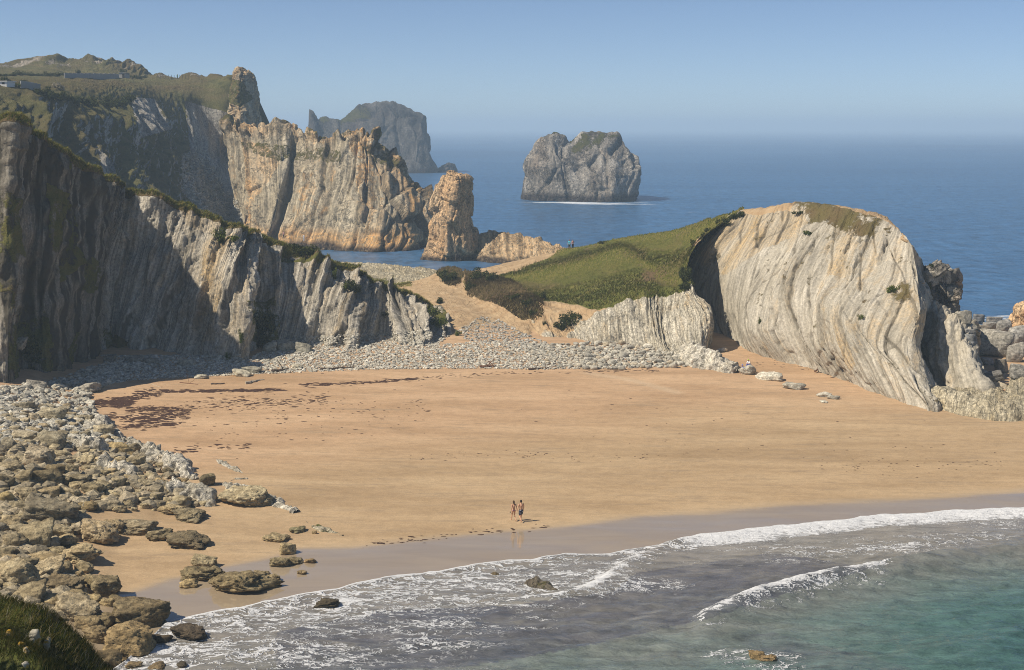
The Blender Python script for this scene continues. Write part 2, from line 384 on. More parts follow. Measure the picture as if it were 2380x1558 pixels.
h1 = t.math('ADD', t.math('MULTIPLY', h1, t.ss(wm, 0, 1, 1.0, 0.0)), gl)
M['sand'] = t.done(t.bsdf(col, rough, t.ss(wm, 0, 1, 0.15, 0.85), t.bump(h1, 0.45, 0.06), **{'Coat Weight': t.ss(wm, 0.4, 1.0, 0.0, 0.55), 'Coat Roughness': 0.04}))

def build_beach():
    xs = np.concatenate([np.arange(-110, -60, 2.0), np.arange(-60, 75, 0.5), np.arange(75, 140, 2.5)])
    yy = np.concatenate([np.arange(40, 74, 2.0), np.arange(74, 200, 0.5), np.arange(200, 262, 2.0)])
    X, Y = np.meshgrid(xs, yy)
    Z = beach_z(X, Y)
    Z = Z - sstep(198, 250, Y) * (Z + 3)                      # falls away under the hill to the sea behind it
    g = np.stack([X, Y, Z], -1)
    wet = sstep(3.0, -5.0, Y - ywet(X))
    back = sstep(8, 62, (Y - ysm(X)) * 0.92)
    line = [tuple(Gb(*q)[:2]) for q in [(1370, 868), (1450, 880), (1510, 895), (1570, 912)]]
    pale = sstep(1.3, 0.3, polydist(np.stack([X, Y], -1), line))
    return surf_object('beach', g, M['sand'], X, Y, {'wet': wet, 'back': back, 'pale': pale}, 3)
tag(build_beach(), 'wide orange sand beach of the cove, wet along the surf', None, kind='structure')

# ------------------------------------------------------------------ water
def water_mat(near):
    t = NT('shallow_water' if near else 'open_sea'); p = t.pos()
    if near:
        dep, weed, foam = t.attr('dep'), t.attr('weed'), t.attr('foam')
        nb = t.noise(t.map(p, (0.10, 0.3, 1)), 1.0, 5, 0.6, 0.6)
        dd = t.math('ADD', dep, t.math('MULTIPLY', t.math('SUBTRACT', nb, 0.5), 0.35))
        col = t.ramp(dd, [(0.0, (0.235, 0.212, 0.175)), (0.25, (0.185, 0.185, 0.163)), (0.5, (0.13, 0.175, 0.155)), (0.75, (0.082, 0.148, 0.13)), (1.0, (0.055, 0.122, 0.11))])
        wv = t.noise(t.map(p, (0.12, 0.35, 1)), 1.0, 5, 0.65, 1.0)
        col = t.mix(t.ss(t.math('ADD', weed, t.math('MULTIPLY', t.math('SUBTRACT', wv, 0.5), 1.6)), 0.45, 1.2, 0, 0.75), col, (0.085, 0.085, 0.10))
        w0 = t.noise(p, 0.35, 4, 0.6, col=True)
        pv = t.vadd(t.map(p, (0.42, 1.15, 1)), w0, 2.2)
        dens = t.math('ADD', foam, t.math('MULTIPLY', t.math('SUBTRACT', t.noise(t.map(p, (0.13, 0.4, 1)), 1.0, 5, 0.65, 0.8), 0.5), 1.3))
        dens = t.math('MULTIPLY', dens, t.ss(foam, 0.02, 0.15))
        wid = t.math('MULTIPLY', t.math('MAXIMUM', dens, 0.0), 0.066)
        def vein(sc_, det, off, k_):
            e_ = t.math('ABSOLUTE', t.math('SUBTRACT', t.noise(t.map(pv, (sc_, sc_, 1), (off, off, 0)), 1.0, det, 0.62, 0.35), 0.5))
            w_ = t.math('MULTIPLY', wid, k_)
            return t.math('SUBTRACT', 1.0, t.ss(e_, t.math('MULTIPLY', w_, 0.25), t.math('ADD', w_, 0.006)))
        lace = t.math('MAXIMUM', vein(0.5, 4, 0.0, 0.9), vein(1.15, 3, 7.0, 1.0))
        lace = t.math('MULTIPLY', lace, t.ss(dens, 0.06, 0.32))
        chop = t.noise(t.map(p, (1.4, 3.4, 1)), 1.0, 5, 0.75, 0.6)
        solid = t.ss(t.math('ADD', foam, t.math('MULTIPLY', t.math('SUBTRACT', chop, 0.5), 1.1)), 0.66, 0.95)
        fm = t.math('MAXIMUM', lace, solid, clamp=True)
        r9 = t.noise(t.map(p, (0.33, 1.05, 1)), 1.0, 5, 0.7, 0.5); col = t.mix(1.0, col, t.math('MULTIPLY_ADD', r9, 2.0, 0.0), 'MULTIPLY')  # light and dark of ripple reflections multiplied into the water colour
        col = t.mix(t.math('MULTIPLY', fm, 0.92), col, (0.76, 0.77, 0.77))
        r1 = t.noise(t.map(p, (0.55, 1.5, 1)), 1.0, 4, 0.62, 0.4); r2 = t.noise(t.map(p, (2.2, 5.5, 1)), 1.0, 3, 0.6, 0.3)
        h = t.math('ADD', t.math('MULTIPLY', r1, 1.0), t.math('MULTIPLY', r2, 0.3))
        h = t.math('MULTIPLY', h, t.ss(dep, 0.0, 0.4, 0.35, 1.0))
        h = t.math('ADD', h, t.math('MULTIPLY', t.math('MULTIPLY', fm, chop), 0.7))
        return t.done(t.bsdf(col, t.ss(fm, 0, 1, 0.14, 0.85), t.ss(fm, 0, 1, 0.42, 0.1), t.bump(h, 0.9, 0.30)))
    nb = t.noise(t.map(p, (0.0022, 0.0032, 1)), 1.0, 5, 0.6, 1.0)
    col = t.ramp(nb, [(0.3, (0.026, 0.086, 0.185)), (0.5, (0.038, 0.116, 0.235)), (0.7, (0.06, 0.15, 0.28))])
    foam = t.attr('foam')
    r0 = t.noise(t.map(p, (0.025, 0.05, 1)), 1.0, 4, 0.6, 0.3)
    r1 = t.noise(t.map(p, (0.10, 0.16, 1)), 1.0, 5, 0.66, 0.3); r2 = t.noise(t.map(p, (0.6, 0.9, 1)), 1.0, 4, 0.65, 0.2)
    chop = t.noise(t.map(p, (0.10, 0.55, 1)), 1.0, 6, 0.75, 0.8)
    fm = t.ss(t.math('ADD', foam, t.math('MULTIPLY', t.math('SUBTRACT', chop, 0.5), 1.6)), 0.6, 0.85)
    col = t.mix(1.0, col, t.math('MULTIPLY_ADD', t.noise(t.map(p, (0.26, 0.13, 1)), 1.0, 5, 0.75, 0.3), 2.6, -0.3), 'MULTIPLY')  # light and dark of the ripples put into the sea colour
    col = t.mix(t.math('MULTIPLY', fm, 0.9), col, (0.72, 0.75, 0.77))
    h = t.math('ADD', t.math('MULTIPLY', r1, 2.6), t.math('ADD', t.math('MULTIPLY', r2, 0.6), t.math('MULTIPLY', r0, 3.5)))
    return t.done(t.bsdf(col, t.ss(fm, 0, 1, 0.30, 0.9), t.ss(fm, 0, 1, 0.32, 0.1), t.bump(h, 0.8, 0.5)))
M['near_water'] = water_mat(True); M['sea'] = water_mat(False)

def crest_fields(X, Y, line, amp):
    """height-wise distance from a wave crest: seaward distance (negative in front of the wave) and how much of the crest is there"""
    P = np.stack([X, Y], -1); d = polydist(P, line)
    lx = np.array([q[0] for q in line]); ly = np.array([q[1] for q in line])
    o = np.argsort(lx); yl = np.interp(X, lx[o], ly[o])
    sgn = np.where(Y < yl, 1.0, -1.0)
    a = np.interp(X, lx[o], np.array(amp)[o], left=0, right=0 if amp[-1] < 0.3 else amp[-1])
    return sgn * d, a
def gpts(pts, z=0.0): return [tuple(G(*q, z)[:2]) for q in pts]
def build_shallows():
    xs = np.concatenate([np.arange(-40, 62, 0.22), np.arange(62, 160, 1.5)])
    dd = np.concatenate([np.arange(0, 16, 0.16), np.arange(16, 44, 0.22), np.arange(44, 80, 2.0)])
    X, D = np.meshgrid(xs, dd)
    edge = ys(X) + 0.5 * fbm(X * 0.35, X * 0 + 1.3, 0.7, 4) + 0.35
    Y = edge - D
    zs = beach_z(X, Y)
    Z = np.maximum(0.0, zs + 0.05) * sstep(6, 0, D)
    Z = np.where(D < 6, np.maximum(zs + 0.03 + 0.05 * sstep(0, 0.5, D), Z), Z)
    swell = 0.20 * fbm(X * 0.10 + Y * 0.05, Y * 0.30 - X * 0.12, 1.1, 4) * sstep(3, 18, D) + 0.16 * fbm(X * 0.45 + Y * 0.1, Y * 1.1 - X * 0.4, 3.1, 4) * sstep(1, 12, D)
    Z = Z + swell
    foam = np.zeros_like(X); onleft = sstep(14, -4, X)
    # the swash front
    foam = np.maximum(foam, (1.15 * np.exp(-(D / 0.9) ** 2)) * (0.75 + 0.25 * onleft))
    foam = np.maximum(foam, onleft * (0.40 * np.exp(-((D - 1) / 8.0) ** 2) + 0.15 * sstep(34, 10, D)))
    right = sstep(9, 15, X)
    foam = np.maximum(foam, right * np.where(D < 2.8, 1.25 - 0.16 * D, 0) * sstep(0, 0.25, D))
    foam = np.maximum(foam, right * 0.28 * np.exp(-((D - 4) / 6.0) ** 2) * (0.5 + fbm(X * 0.08, Y * 0.2, 4.4, 3)))
    Z = Z + right * 0.28 * np.exp(-((D - 1.0) / 0.9) ** 2) + 0.10 * np.exp(-((D - 0.7) / 0.6) ** 2)
    # the breaking waves
    w2 = gpts([(1120, 1412), (1170, 1403), (1290, 1392), (1360, 1375), (1410, 1350), (1432, 1330), (1480, 1300), (1540, 1280)])
    s, a = crest_fields(X, Y, w2, [0, .7, 1, 1, 1, .9, .8, .3])
    Z = Z + a * 0.42 * np.where(s < 0, np.exp(-(s / 0.5) ** 2), np.exp(-(s / 1.8) ** 2))
    foam = np.maximum(foam, a * 1.1 * np.where(s < 0, np.exp(-(s / 1.2) ** 2), np.exp(-(s / 0.55) ** 2)) * (.85 + .5 * fbm(X * .5, Y * .5, 7., 3)))
    foam = np.maximum(foam, a * 0.30 * np.where(s > 0, np.exp(-(s / 3.0) ** 2), 0))
    w3 = gpts([(1600, 1460), (1640, 1445), (1700, 1420), (1780, 1394), (1900, 1363), (1980, 1346), (2050, 1335), (2120, 1322), (2200, 1306), (2300, 1291), (2380, 1281), (2600, 1260), (3000, 1235)])
    s, a = crest_fields(X, Y, w3, [0, .6, .9, 1, 1, 1, 1, 1, .9, .8, .8, .6, .4])
    Z = Z + a * 1.05 * np.where(s < 0, np.exp(-(s / 0.8) ** 2), np.exp(-(s / 2.0) ** 2))
    brk = sstep(G(2085, 1330)[0], G(2030, 1338)[0], X)
    foam = np.maximum(foam, brk * a * 1.15 * np.where(s < 0, np.exp(-(s / 1.35) ** 2), np.exp(-(s / 0.6) ** 2)) * (.85 + .5 * fbm(X * .5, Y * .5, 6., 3)))
    foam = np.maximum(foam, brk * a * 0.34 * np.where(s > 0, np.exp(-(s / 2.2) ** 2), 0))
    w4 = gpts([(1180, 1560), (1300, 1514), (1400, 1500), (1480, 1486), (1560, 1468)])
    s, a = crest_fields(X, Y, w4, [.3, .7, .8, .6, .1])
    Z = Z + a * 0.35 * np.where(s < 0, np.exp(-(s / 0.6) ** 2), np.exp(-(s / 1.8) ** 2))
    w5 = gpts([(1500, 1640), (1750, 1600), (2000, 1545), (2200, 1500), (2380, 1465), (2600, 1430)])
    s, a = crest_fields(X, Y, w5, [.6, .8, .8, .7, .6, .5])
    Z = Z + a * 0.30 * np.where(s < 0, np.exp(-(s / 0.8) ** 2), np.exp(-(s / 2.4) ** 2))
    # thin edge of the undertow sheet on the bare sand, surf round the rocks
    for (vx, vy, r, k) in [(762, 1418, 3.0, .7), (300, 1545, 3.5, .8), (400, 1505, 3.5, .75), (1775, 1535, 1.4, .6), (1730, 1527, 1.4, .4), (1255, 1370, 3, .4), (620, 1520, 4, .5), (960, 1500, 3, .35), (1500, 1360, 2, .4)]:
        q = G(vx, vy); r2 = np.hypot((X - q[0]) / 1.6, Y - q[1]); foam = np.maximum(foam, k * np.exp(-(r2 / r) ** 2))
    q = proj(np.stack([X, Y, Z], -1))
    weed = inpoly(q, [(640, 1470), (880, 1420), (1170, 1408), (1420, 1375), (1480, 1330), (1800, 1285), (2030, 1320), (1640, 1440), (1350, 1505), (1100, 1550), (640, 1570)]).astype(float)
    weed = np.maximum(weed, 0.8 * inpoly(q, [(1690, 1480), (1800, 1470), (2150, 1560), (1850, 1570)]))
    dep = sstep(0, 34, D) * 0.55 + sstep(12, 36, X) * sstep(8, 26, D) * 0.5
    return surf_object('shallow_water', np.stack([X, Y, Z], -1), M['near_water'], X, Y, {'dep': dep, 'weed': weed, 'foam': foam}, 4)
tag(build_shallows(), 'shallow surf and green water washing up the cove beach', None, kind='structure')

def build_sea():
    xs = np.concatenate([-np.geomspace(400, 50000, 50)[::-1], np.arange(-390, 391, 6.0), np.geomspace(400, 50000, 50)])
    yy = np.concatenate([np.arange(196, 460, 3.0), np.arange(460, 1100, 8.0), np.geomspace(1110, 50000, 110)])
    X, Y = np.meshgrid(xs, yy); foam = np.zeros_like(X)
    for (vx, vy, rx, ry, k) in [(1300, 470, 26, 5, .95), (1360, 473, 26, 5, .9), (1430, 475, 26, 5, .95), (1485, 471, 16, 5, .9), (1175, 463, 22, 4, .85), (2310, 742, 9, 5, .8), (2240, 735, 10, 4, .6), (2350, 738, 10, 5, .75), (1000, 612, 14, 6, .6),
                                (930, 600, 14, 6, .5), (850, 606, 14, 5, .5), (960, 622, 20, 6, .62), (1590, 493, 12, 4, .9), (870, 620, 16, 5, .45), (1060, 622, 15, 5, .55), (1850, 400, 150, 10, .25)]:
        q = G(vx, vy); foam = np.maximum(foam, k * np.exp(-((X - q[0]) / rx) ** 2 - ((Y - q[1]) / ry) ** 2))
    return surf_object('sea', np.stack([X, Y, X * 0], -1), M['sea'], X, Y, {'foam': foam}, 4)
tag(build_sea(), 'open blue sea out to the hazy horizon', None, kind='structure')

# ------------------------------------------------------------------ cliffs, hill, headland, stacks
def blur(m, k):
    for ax in (0, 1):
        c = np.cumsum(np.concatenate([np.repeat(np.take(m, [0], ax), k + 1, ax), m, np.repeat(np.take(m, [-1], ax), k, ax)], ax), ax)
        n_ = m.shape[ax]; m = (np.take(c, np.arange(2 * k + 1, 2 * k + 1 + n_), ax) - np.take(c, np.arange(0, n_), ax)) / (2 * k + 1)
    return m
def paint(g, polys, soft=0.0):
    q = proj(g); m = np.zeros(g.shape[:2])
    for p_ in polys: m = np.maximum(m, inpoly(q, p_).astype(float))
    return m

# -- grey bedded cliff that closes the cove on one side
def build_left_cliff():
    spec = [  # base, (middle), top
        [(-330, 1000, 140), (-330, 700, None), (-320, 420, 170)],
        [(-90, 955, 147), (-85, 600, None), (-80, 300, 168)],
        [(-5, 935, 149.5), (0, 600, None), (15, 285, 160)],
        [(42, 918, 151.5), (30, 700, 154), (48, 302, 163)],
        [(60, 885, 158), (58, 700, 160.5), (80, 318, 167)],
        [(112, 885, 159), (120, 640, 163.5), (130, 340, 170)],
        [(170, 862, 165.5), (178, 620, 170), (198, 385, 177)],
        [(218, 848, 171), (236, 620, 177), (255, 425, 185)],
        [(238, 832, 177), (258, 620, 181.5), (285, 447, 187)],
        [(264, 828, 178.5), (302, 640, 182), (345, 460, 187)],
        [(332, 828, 178), (374, 650, 181.5), (420, 478, 187)],
        [(396, 832, 176.5), (440, 665, 180), (485, 502, 187)],
        [(452, 840, 174.5), (496, 685, 178), (540, 533, 187)],
        [(512, 849, 172.3), (545, 700, 176.5), (562, 545, 189)],
        [(566, 850, 172.0), (588, 700, 177), (575, 548, 190)],
        [(586, 824, 180), (604, 700, 185), (594, 553, 192)],
        [(618, 816, 182), (645, 690, 187), (640, 566, 194)],
        [(662, 810, 183.5), (690, 690, 188), (712, 592, 195)],
        [(716, 810, 183.5), (746, 705, 188), (770, 612, 195.5)],
        [(772, 816, 182), (800, 718, 187.5), (822, 628, 196.5)],
        [(812, 818, 181.7), (830, 730, 187), (838, 637, 197)],
        [(836, 800, 188), (856, 725, 192), (868, 658, 199)],
        [(900, 798, 189), (905, 735, 193), (902, 672, 200)],
        [(948, 814, 183.5), (940, 745, 189), (915, 676, 200)],
        [(980, 814, 183.5), (968, 750, 189), (938, 682, 201)],
        [(1002, 800, 188), (996, 750, 193), (962, 694, 204)],
        [(1038, 782, 194), (1026, 745, 201), (992, 712, 210)],
        [(1046, 768, 203), (1040, 740, 210), (1006, 722, 217)],
    ]
    ribs = []
    for i, s in enumerate(spec):
        k = i / (len(spec) - 1)
        bx = 3 * (1 - k)
        ribs.append(rib(s, K=5, back=[(-1.5 * bx * 0.3, 2.0, 0.35 - 0.2 * k), (-2, 9, -1.2 + 0.4 * k), (-4, 40 - 14 * k, 2.0 - k, 1)], foot=2.5))
    g, su, tv, tu = loft(ribs, [10, 40, 40, 40, 40, 14, 8, 10], 0.17)
    S, T = arcs(g, su); n = normals(g)
    f = sstep(0, 1.2, tv)[:, None] * sstep(5.9, 5.0, tv)[:, None]
    Z = g[..., 2]
    amp = 0.35 + 0.65 * sstep(6, 9, tu)[None, :]
    d = 2.3 * beds(S, T, 5.6, 0.9, 0.04) + 1.35 * beds(S, T, 2.1, 0.9, 0.05) + 0.75 * beds(S + 0.7, T, 0.85, 0.7) + 0.34 * beds(S + 3.1, T, 0.40, 0.4)
    d = d * (0.8 + 0.7 * fbm(S * 0.1, T * 0.06, 6.6, 3))
    def saw(q, w): k_ = q / w; f_ = k_ - np.floor(k_); return (f_ - sstep(.86, 1.0, f_) - .4) * w
    Sw = S + 2.4 * fbm(S * .10, T * .05, 11., 3) + .35 * fbm(S * .6, T * .35, 12., 3)
    m1 = .35 + 1.0 * sstep(-.2, .35, fbm(S * .10, T * .07, 14., 3)); m2 = .15 + 1.0 * sstep(-.15, .3, fbm(S * .25, T * .12, 15., 3))
    d = d * .75 + (saw(Sw, 4.1) * .40 * m1 + saw(Sw + .4, 1.3) * .34 * m2) * sstep(7.2, 8.2, tu)[None, :]
    d = d + .8 * terrace(fbm(S * .16, T * .10, 17., 3), 5, .08) + .3 * terrace(fbm(S * .5, T * .4, 18., 3), 4, .1)
    e, idn = cells(S * 0.55, T * 0.25, S * 0 + 3.5); d = d + 0.35 * (idn - 0.5)
    d = d + 0.9 * fbm(S * 0.10, T * 0.05, 1.0, 4) + 0.22 * fbm(S * 0.9, T * 0.5, 2.0, 4)
    gg = g + n * (d * f)[..., None]
    lip = sstep(4.4, 5.0, tv)[:, None]
    gg = gg + (n * (0.35 * fbm(S * 0.7, T * 0.3, 5.0, 4) * lip)[..., None])
    # turf cap
    up = sstep(4.88, 5.0, tv)[:, None] * np.ones_like(S)
    veg = up * 1.0
    pz = paint(g, [[(110, 420), (190, 480), (195, 610), (150, 660), (110, 560)], [(0, 430), (45, 470), (40, 690), (0, 680)], [(20, 680), (120, 720), (125, 870), (20, 860)],
                   [(575, 700), (640, 690), (650, 790), (590, 810)], [(655, 565), (700, 580), (760, 612), (740, 618), (660, 590)], [(960, 690), (1000, 705), (1030, 740), (1015, 775), (985, 740)], [(240, 760), (290, 790), (290, 815), (240, 815)]])
    veg = np.maximum(veg, pz * (0.55 + 0.5 * fbm(S * 0.2, T * 0.2, 8.8, 3)))
    veg = np.maximum(veg, 0.62 * (fbm(S * 0.12, T * 0.10, 3.9, 4) > 0.42) * sstep(7.5, 6.5, tu)[None, :])
    och = paint(g, [[(420, 480), (520, 515), (500, 545), (430, 520)], [(470, 560), (545, 545), (500, 790), (425, 800), (470, 700)], [(600, 560), (660, 600), (650, 640), (590, 600)]]) * (0.45 + 0.8 * fbm(S * 0.3, T * 0.1, 2.8, 3))
    dry = sstep(5.35, 4.95, tv)[:, None] * (sstep(4.86, 4.9, tv)[:, None]) * np.ones_like(S)
    o = surf_object('sea_cliff', gg, M['left'], S, T, {'veg': veg, 'och': np.clip(och, 0, 1), 'dry': dry * 0.85, 'joint': np.maximum(joints(d, g, 1.8, 4.5) * f, 1.1 * sstep(7.9, 7.0, tu)[None, :] * (1 - sstep(1.5, 0, tu)[None, :]) * (0.6 + 0.8 * sstep(-.2, .3, fbm(S * .9, T * .08, 3., 4))))})  # joint also paints the shade of the far-left wall into its colour
    return tag(o, 'tall grey cliff of upright rock beds with a turf edge behind the pebble bank', 'cliff'), gg, tv
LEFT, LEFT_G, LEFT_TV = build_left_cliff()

# -- the grassy saddle and hill behind the beach, with its white outcrop
def build_hill():
    spec = [
        [(1010, 805, 187), (1022, 775, 196), (1018, 748, 206), (985, 712, 225), (930, 680, 246), (915, 668, 256), (905, 664, 262)],
        [(1060, 803, 187), (1068, 770, 196), (1055, 742, 206), (1010, 702, 226), (955, 671, 247), (940, 661, 256), (932, 658, 262)],
        [(1100, 802, 187), (1110, 768, 197), (1090, 736, 208), (1045, 700, 226), (1000, 664, 246), (990, 652, 255), (985, 650, 260)],
        [(1160, 800, 188), (1170, 768, 198), (1150, 740, 208), (1100, 700, 226), (1050, 655, 245), (1040, 632, 256), (1036, 628, 262)],
        [(1225, 790, 190.5), (1212, 757, 199), (1182, 727, 208), (1132, 692, 223), (1090, 657, 240), (1082, 637, 252), (1080, 630, 258)],
        [(1285, 788, 191), (1265, 750, 197), (1250, 706, 205), (1202, 676, 222), (1165, 650, 240), (1142, 634, 254), (1132, 624, 266)],
        [(1340, 792, 190), (1325, 757, 194), (1310, 722, 198), (1290, 692, 212), (1242, 647, 235), (1218, 622, 252), (1200, 605, 270)],
        [(1400, 801, 187), (1395, 760, 189), (1390, 716, 193), (1370, 686, 205), (1322, 632, 230), (1300, 602, 250), (1290, 588, 262)],
        [(1460, 802, 186.5), (1455, 752, 189), (1450, 699, 193), (1432, 666, 205), (1386, 612, 230), (1360, 580, 250), (1350, 570, 256)],
        [(1520, 812, 184), (1510, 762, 187), (1508, 691, 193), (1498, 656, 205), (1462, 600, 226), (1440, 566, 248), (1432, 558, 254)],
        [(1572, 832, 178), (1548, 792, 184), (1540, 742, 188), (1545, 688, 193), (1540, 650, 203), (1514, 590, 226), (1500, 547, 246)],
        [(1606, 826, 179), (1580, 796, 182), (1572, 742, 187), (1576, 688, 192), (1576, 650, 200), (1568, 590, 220), (1570, 537, 242)],
        [(1632, 818, 180.5), (1641, 776, 181.5), (1638, 730, 184), (1606, 677, 189), (1592, 640, 193), (1602, 588, 201), (1645, 519, 228)],
        [(1640, 815, 185), (1646, 776, 186), (1642, 730, 188), (1608, 677, 192), (1592, 625, 196), (1618, 564, 199), (1715, 492, 210)],
        [(1622, 815, 199), (1622, 776, 201), (1612, 730, 203), (1592, 675, 206), (1592, 625, 209), (1622, 562, 212), (1722, 489, 219)],
    ]
    ribs = [rib(s, back=[(0, 6, -1.2), (2, 45, -1.5, 1)], foot=2.0) for s in spec]
    g, su, tv, tu = loft(ribs, [6, 36, 40, 40, 40, 36, 24, 8, 12], 0.2)
    S, T = arcs(g, su); n = normals(g); q = proj(g)
    tmx = np.interp(tu, [3.6, 4.5, 5.5, 6.8, 8.0, 9.0, 9.8], [1.7, 2.2, 2.6, 2.9, 3.25, 3.4, 4.4])[None, :] + .22 * fbm(S * .25, S * 0 + .3, 4., 3)
    rock = sstep(0.2, 1, tv)[:, None] * np.clip((tmx - tv[:, None]) / .25, 0, 1) * sstep(3.7, 4.5, tu)[None, :] * np.ones_like(S)
    rock = np.maximum(rock, sstep(11.7, 12.2, tu)[None, :] * sstep(5.6, 4.6, tv)[:, None] * sstep(0.2, 1, tv)[:, None])
    d = rock * (0.75 * beds(S, T, 1.5, 0.8) + 0.35 * beds(S + .3, T, 0.55, 0.5) + 0.25 * beds(T + 0.3 * S, S, 1.1, 0.8) + 0.5 * fbm(S * 0.25, T * 0.2, 1.7, 4) + 0.12 * fbm(S * 1.3, T * 1.0, 2.7, 3))
    soft = (1 - rock) * sstep(0.3, 1.3, tv)[:, None]
    d = d + soft * (0.55 * fbm(g[..., 0] * 0.11, g[..., 1] * 0.07, 0.9, 4) + 0.10 * fbm(g[..., 0] * 0.9, g[..., 1] * 0.6, 4.9, 3))
    grass = paint(g, [[(1140, 640), (1200, 626), (1262, 606), (1310, 578), (1350, 565), (1440, 550), (1560, 528), (1650, 508), (1735, 480), (1618, 562), (1594, 622), (1604, 672), (1560, 688), (1480, 692), (1440, 706), (1390, 717), (1330, 708), (1290, 702), (1255, 700), (1210, 690), (1150, 668)],
                      [(1085, 632), (1140, 640), (1200, 680), (1248, 690), (1262, 745), (1215, 745), (1165, 715), (1090, 685), (1076, 655)],
                      [(1005, 628), (1060, 622), (1078, 640), (1060, 665), (1035, 662), (1020, 640)], [(905, 655), (950, 650), (958, 668), (920, 672)]])
    tvb = np.broadcast_to(tv[:, None], S.shape)
    grass = np.maximum(grass, ((tvb > 7.0) & (np.broadcast_to(tu, S.shape) > 7)).astype(float))
    brush = paint(g, [[(1076, 632), (1145, 640), (1200, 660), (1262, 700), (1262, 745), (1215, 748), (1165, 718), (1085, 688)], [(1010, 628), (1062, 622), (1078, 640), (1060, 668), (1030, 660)]])
    d = d + 0.35 * brush * np.maximum(0, fbm(g[..., 0] * 0.5, g[..., 1] * 0.3, 3.4, 4))
    d = d - 0.8 * sstep(0.0, 1.0, paint(g, [[(1255, 702), (1330, 712), (1380, 722), (1350, 745), (1290, 735)]])) * 0.5
    gg = g + n * d[..., None]
    sand = paint(g, [[(940, 660), (1010, 640), (1040, 660), (1080, 670), (1150, 720), (1200, 755), (1250, 790), (1180, 800), (1120, 780), (1090, 740), (1020, 710)],
                     [(1120, 632), (1290, 586), (1306, 584), (1262, 606), (1200, 628), (1150, 632)], [(1262, 705), (1330, 712), (1390, 720), (1350, 745), (1330, 775), (1255, 775), (1240, 750)],
                     [(1200, 752), (1260, 745), (1330, 775), (1300, 792), (1230, 790)], [(880, 680), (1010, 640), (1040, 700), (1060, 745), (1130, 800), (1000, 830), (900, 760)]])
    sand = sand * (0.75 + 0.5 * fbm(S * 0.2, T * 0.2, 6.0, 3))
    sand = np.maximum(sand, (1 - rock) * (1 - grass) * (tvb < 7.2))
    och = paint(g, [[(1040, 700), (1100, 750), (1085, 775), (1050, 745)], [(1592, 560), (1725, 486), (1740, 500), (1650, 560), (1640, 730), (1600, 650)]]) * 0.35
    dry = np.clip(brush * 0.75 + sstep(0.10, 0.35, fbm(S * 0.05, T * 0.06, 7.7, 4)) * 0.45 + 0.8 * paint(g, [[(1490, 640), (1545, 628), (1555, 640), (1500, 655)]]) + 0.6 * sstep(4, 0, q[..., 1] - (578 - 0.24 * (q[..., 0] - 1310))) * 0, 0, 1)
    och = np.clip(och, 0, 1)
    o = surf_object('hill', gg, M['hill'], S, T, {'veg': np.clip(grass * (1.15 + 0.5 * fbm(S * 0.3, T * 0.3, 9.0, 3)), 0, 1.3), 'sand': np.clip(sand, 0, 1), 'och': och, 'dry': dry})
    return tag(o, 'green meadow hill with a sandy gully and white outcrop behind the beach', 'hill', kind='structure'), gg, grass, brush, tv
VEGH = ((0.085, 0.10, 0.02), (0.15, 0.15, 0.034), (0.215, 0.17, 0.062))
M['hill'] = rock_mat('hill_rock_and_turf', (0.27, 0.24, 0.175), (0.43, 0.39, 0.30), (0.56, 0.515, 0.415), (0.46, 0.32, 0.15), 0.5, ks=1.0, kt=0.22, lines=0.35, bump=0.8, crack=1.0, cell=0.9, veg=VEGH)
HILL, HILL_G, HILL_GRASS, HILL_BRUSH, HILL_TV = build_hill()

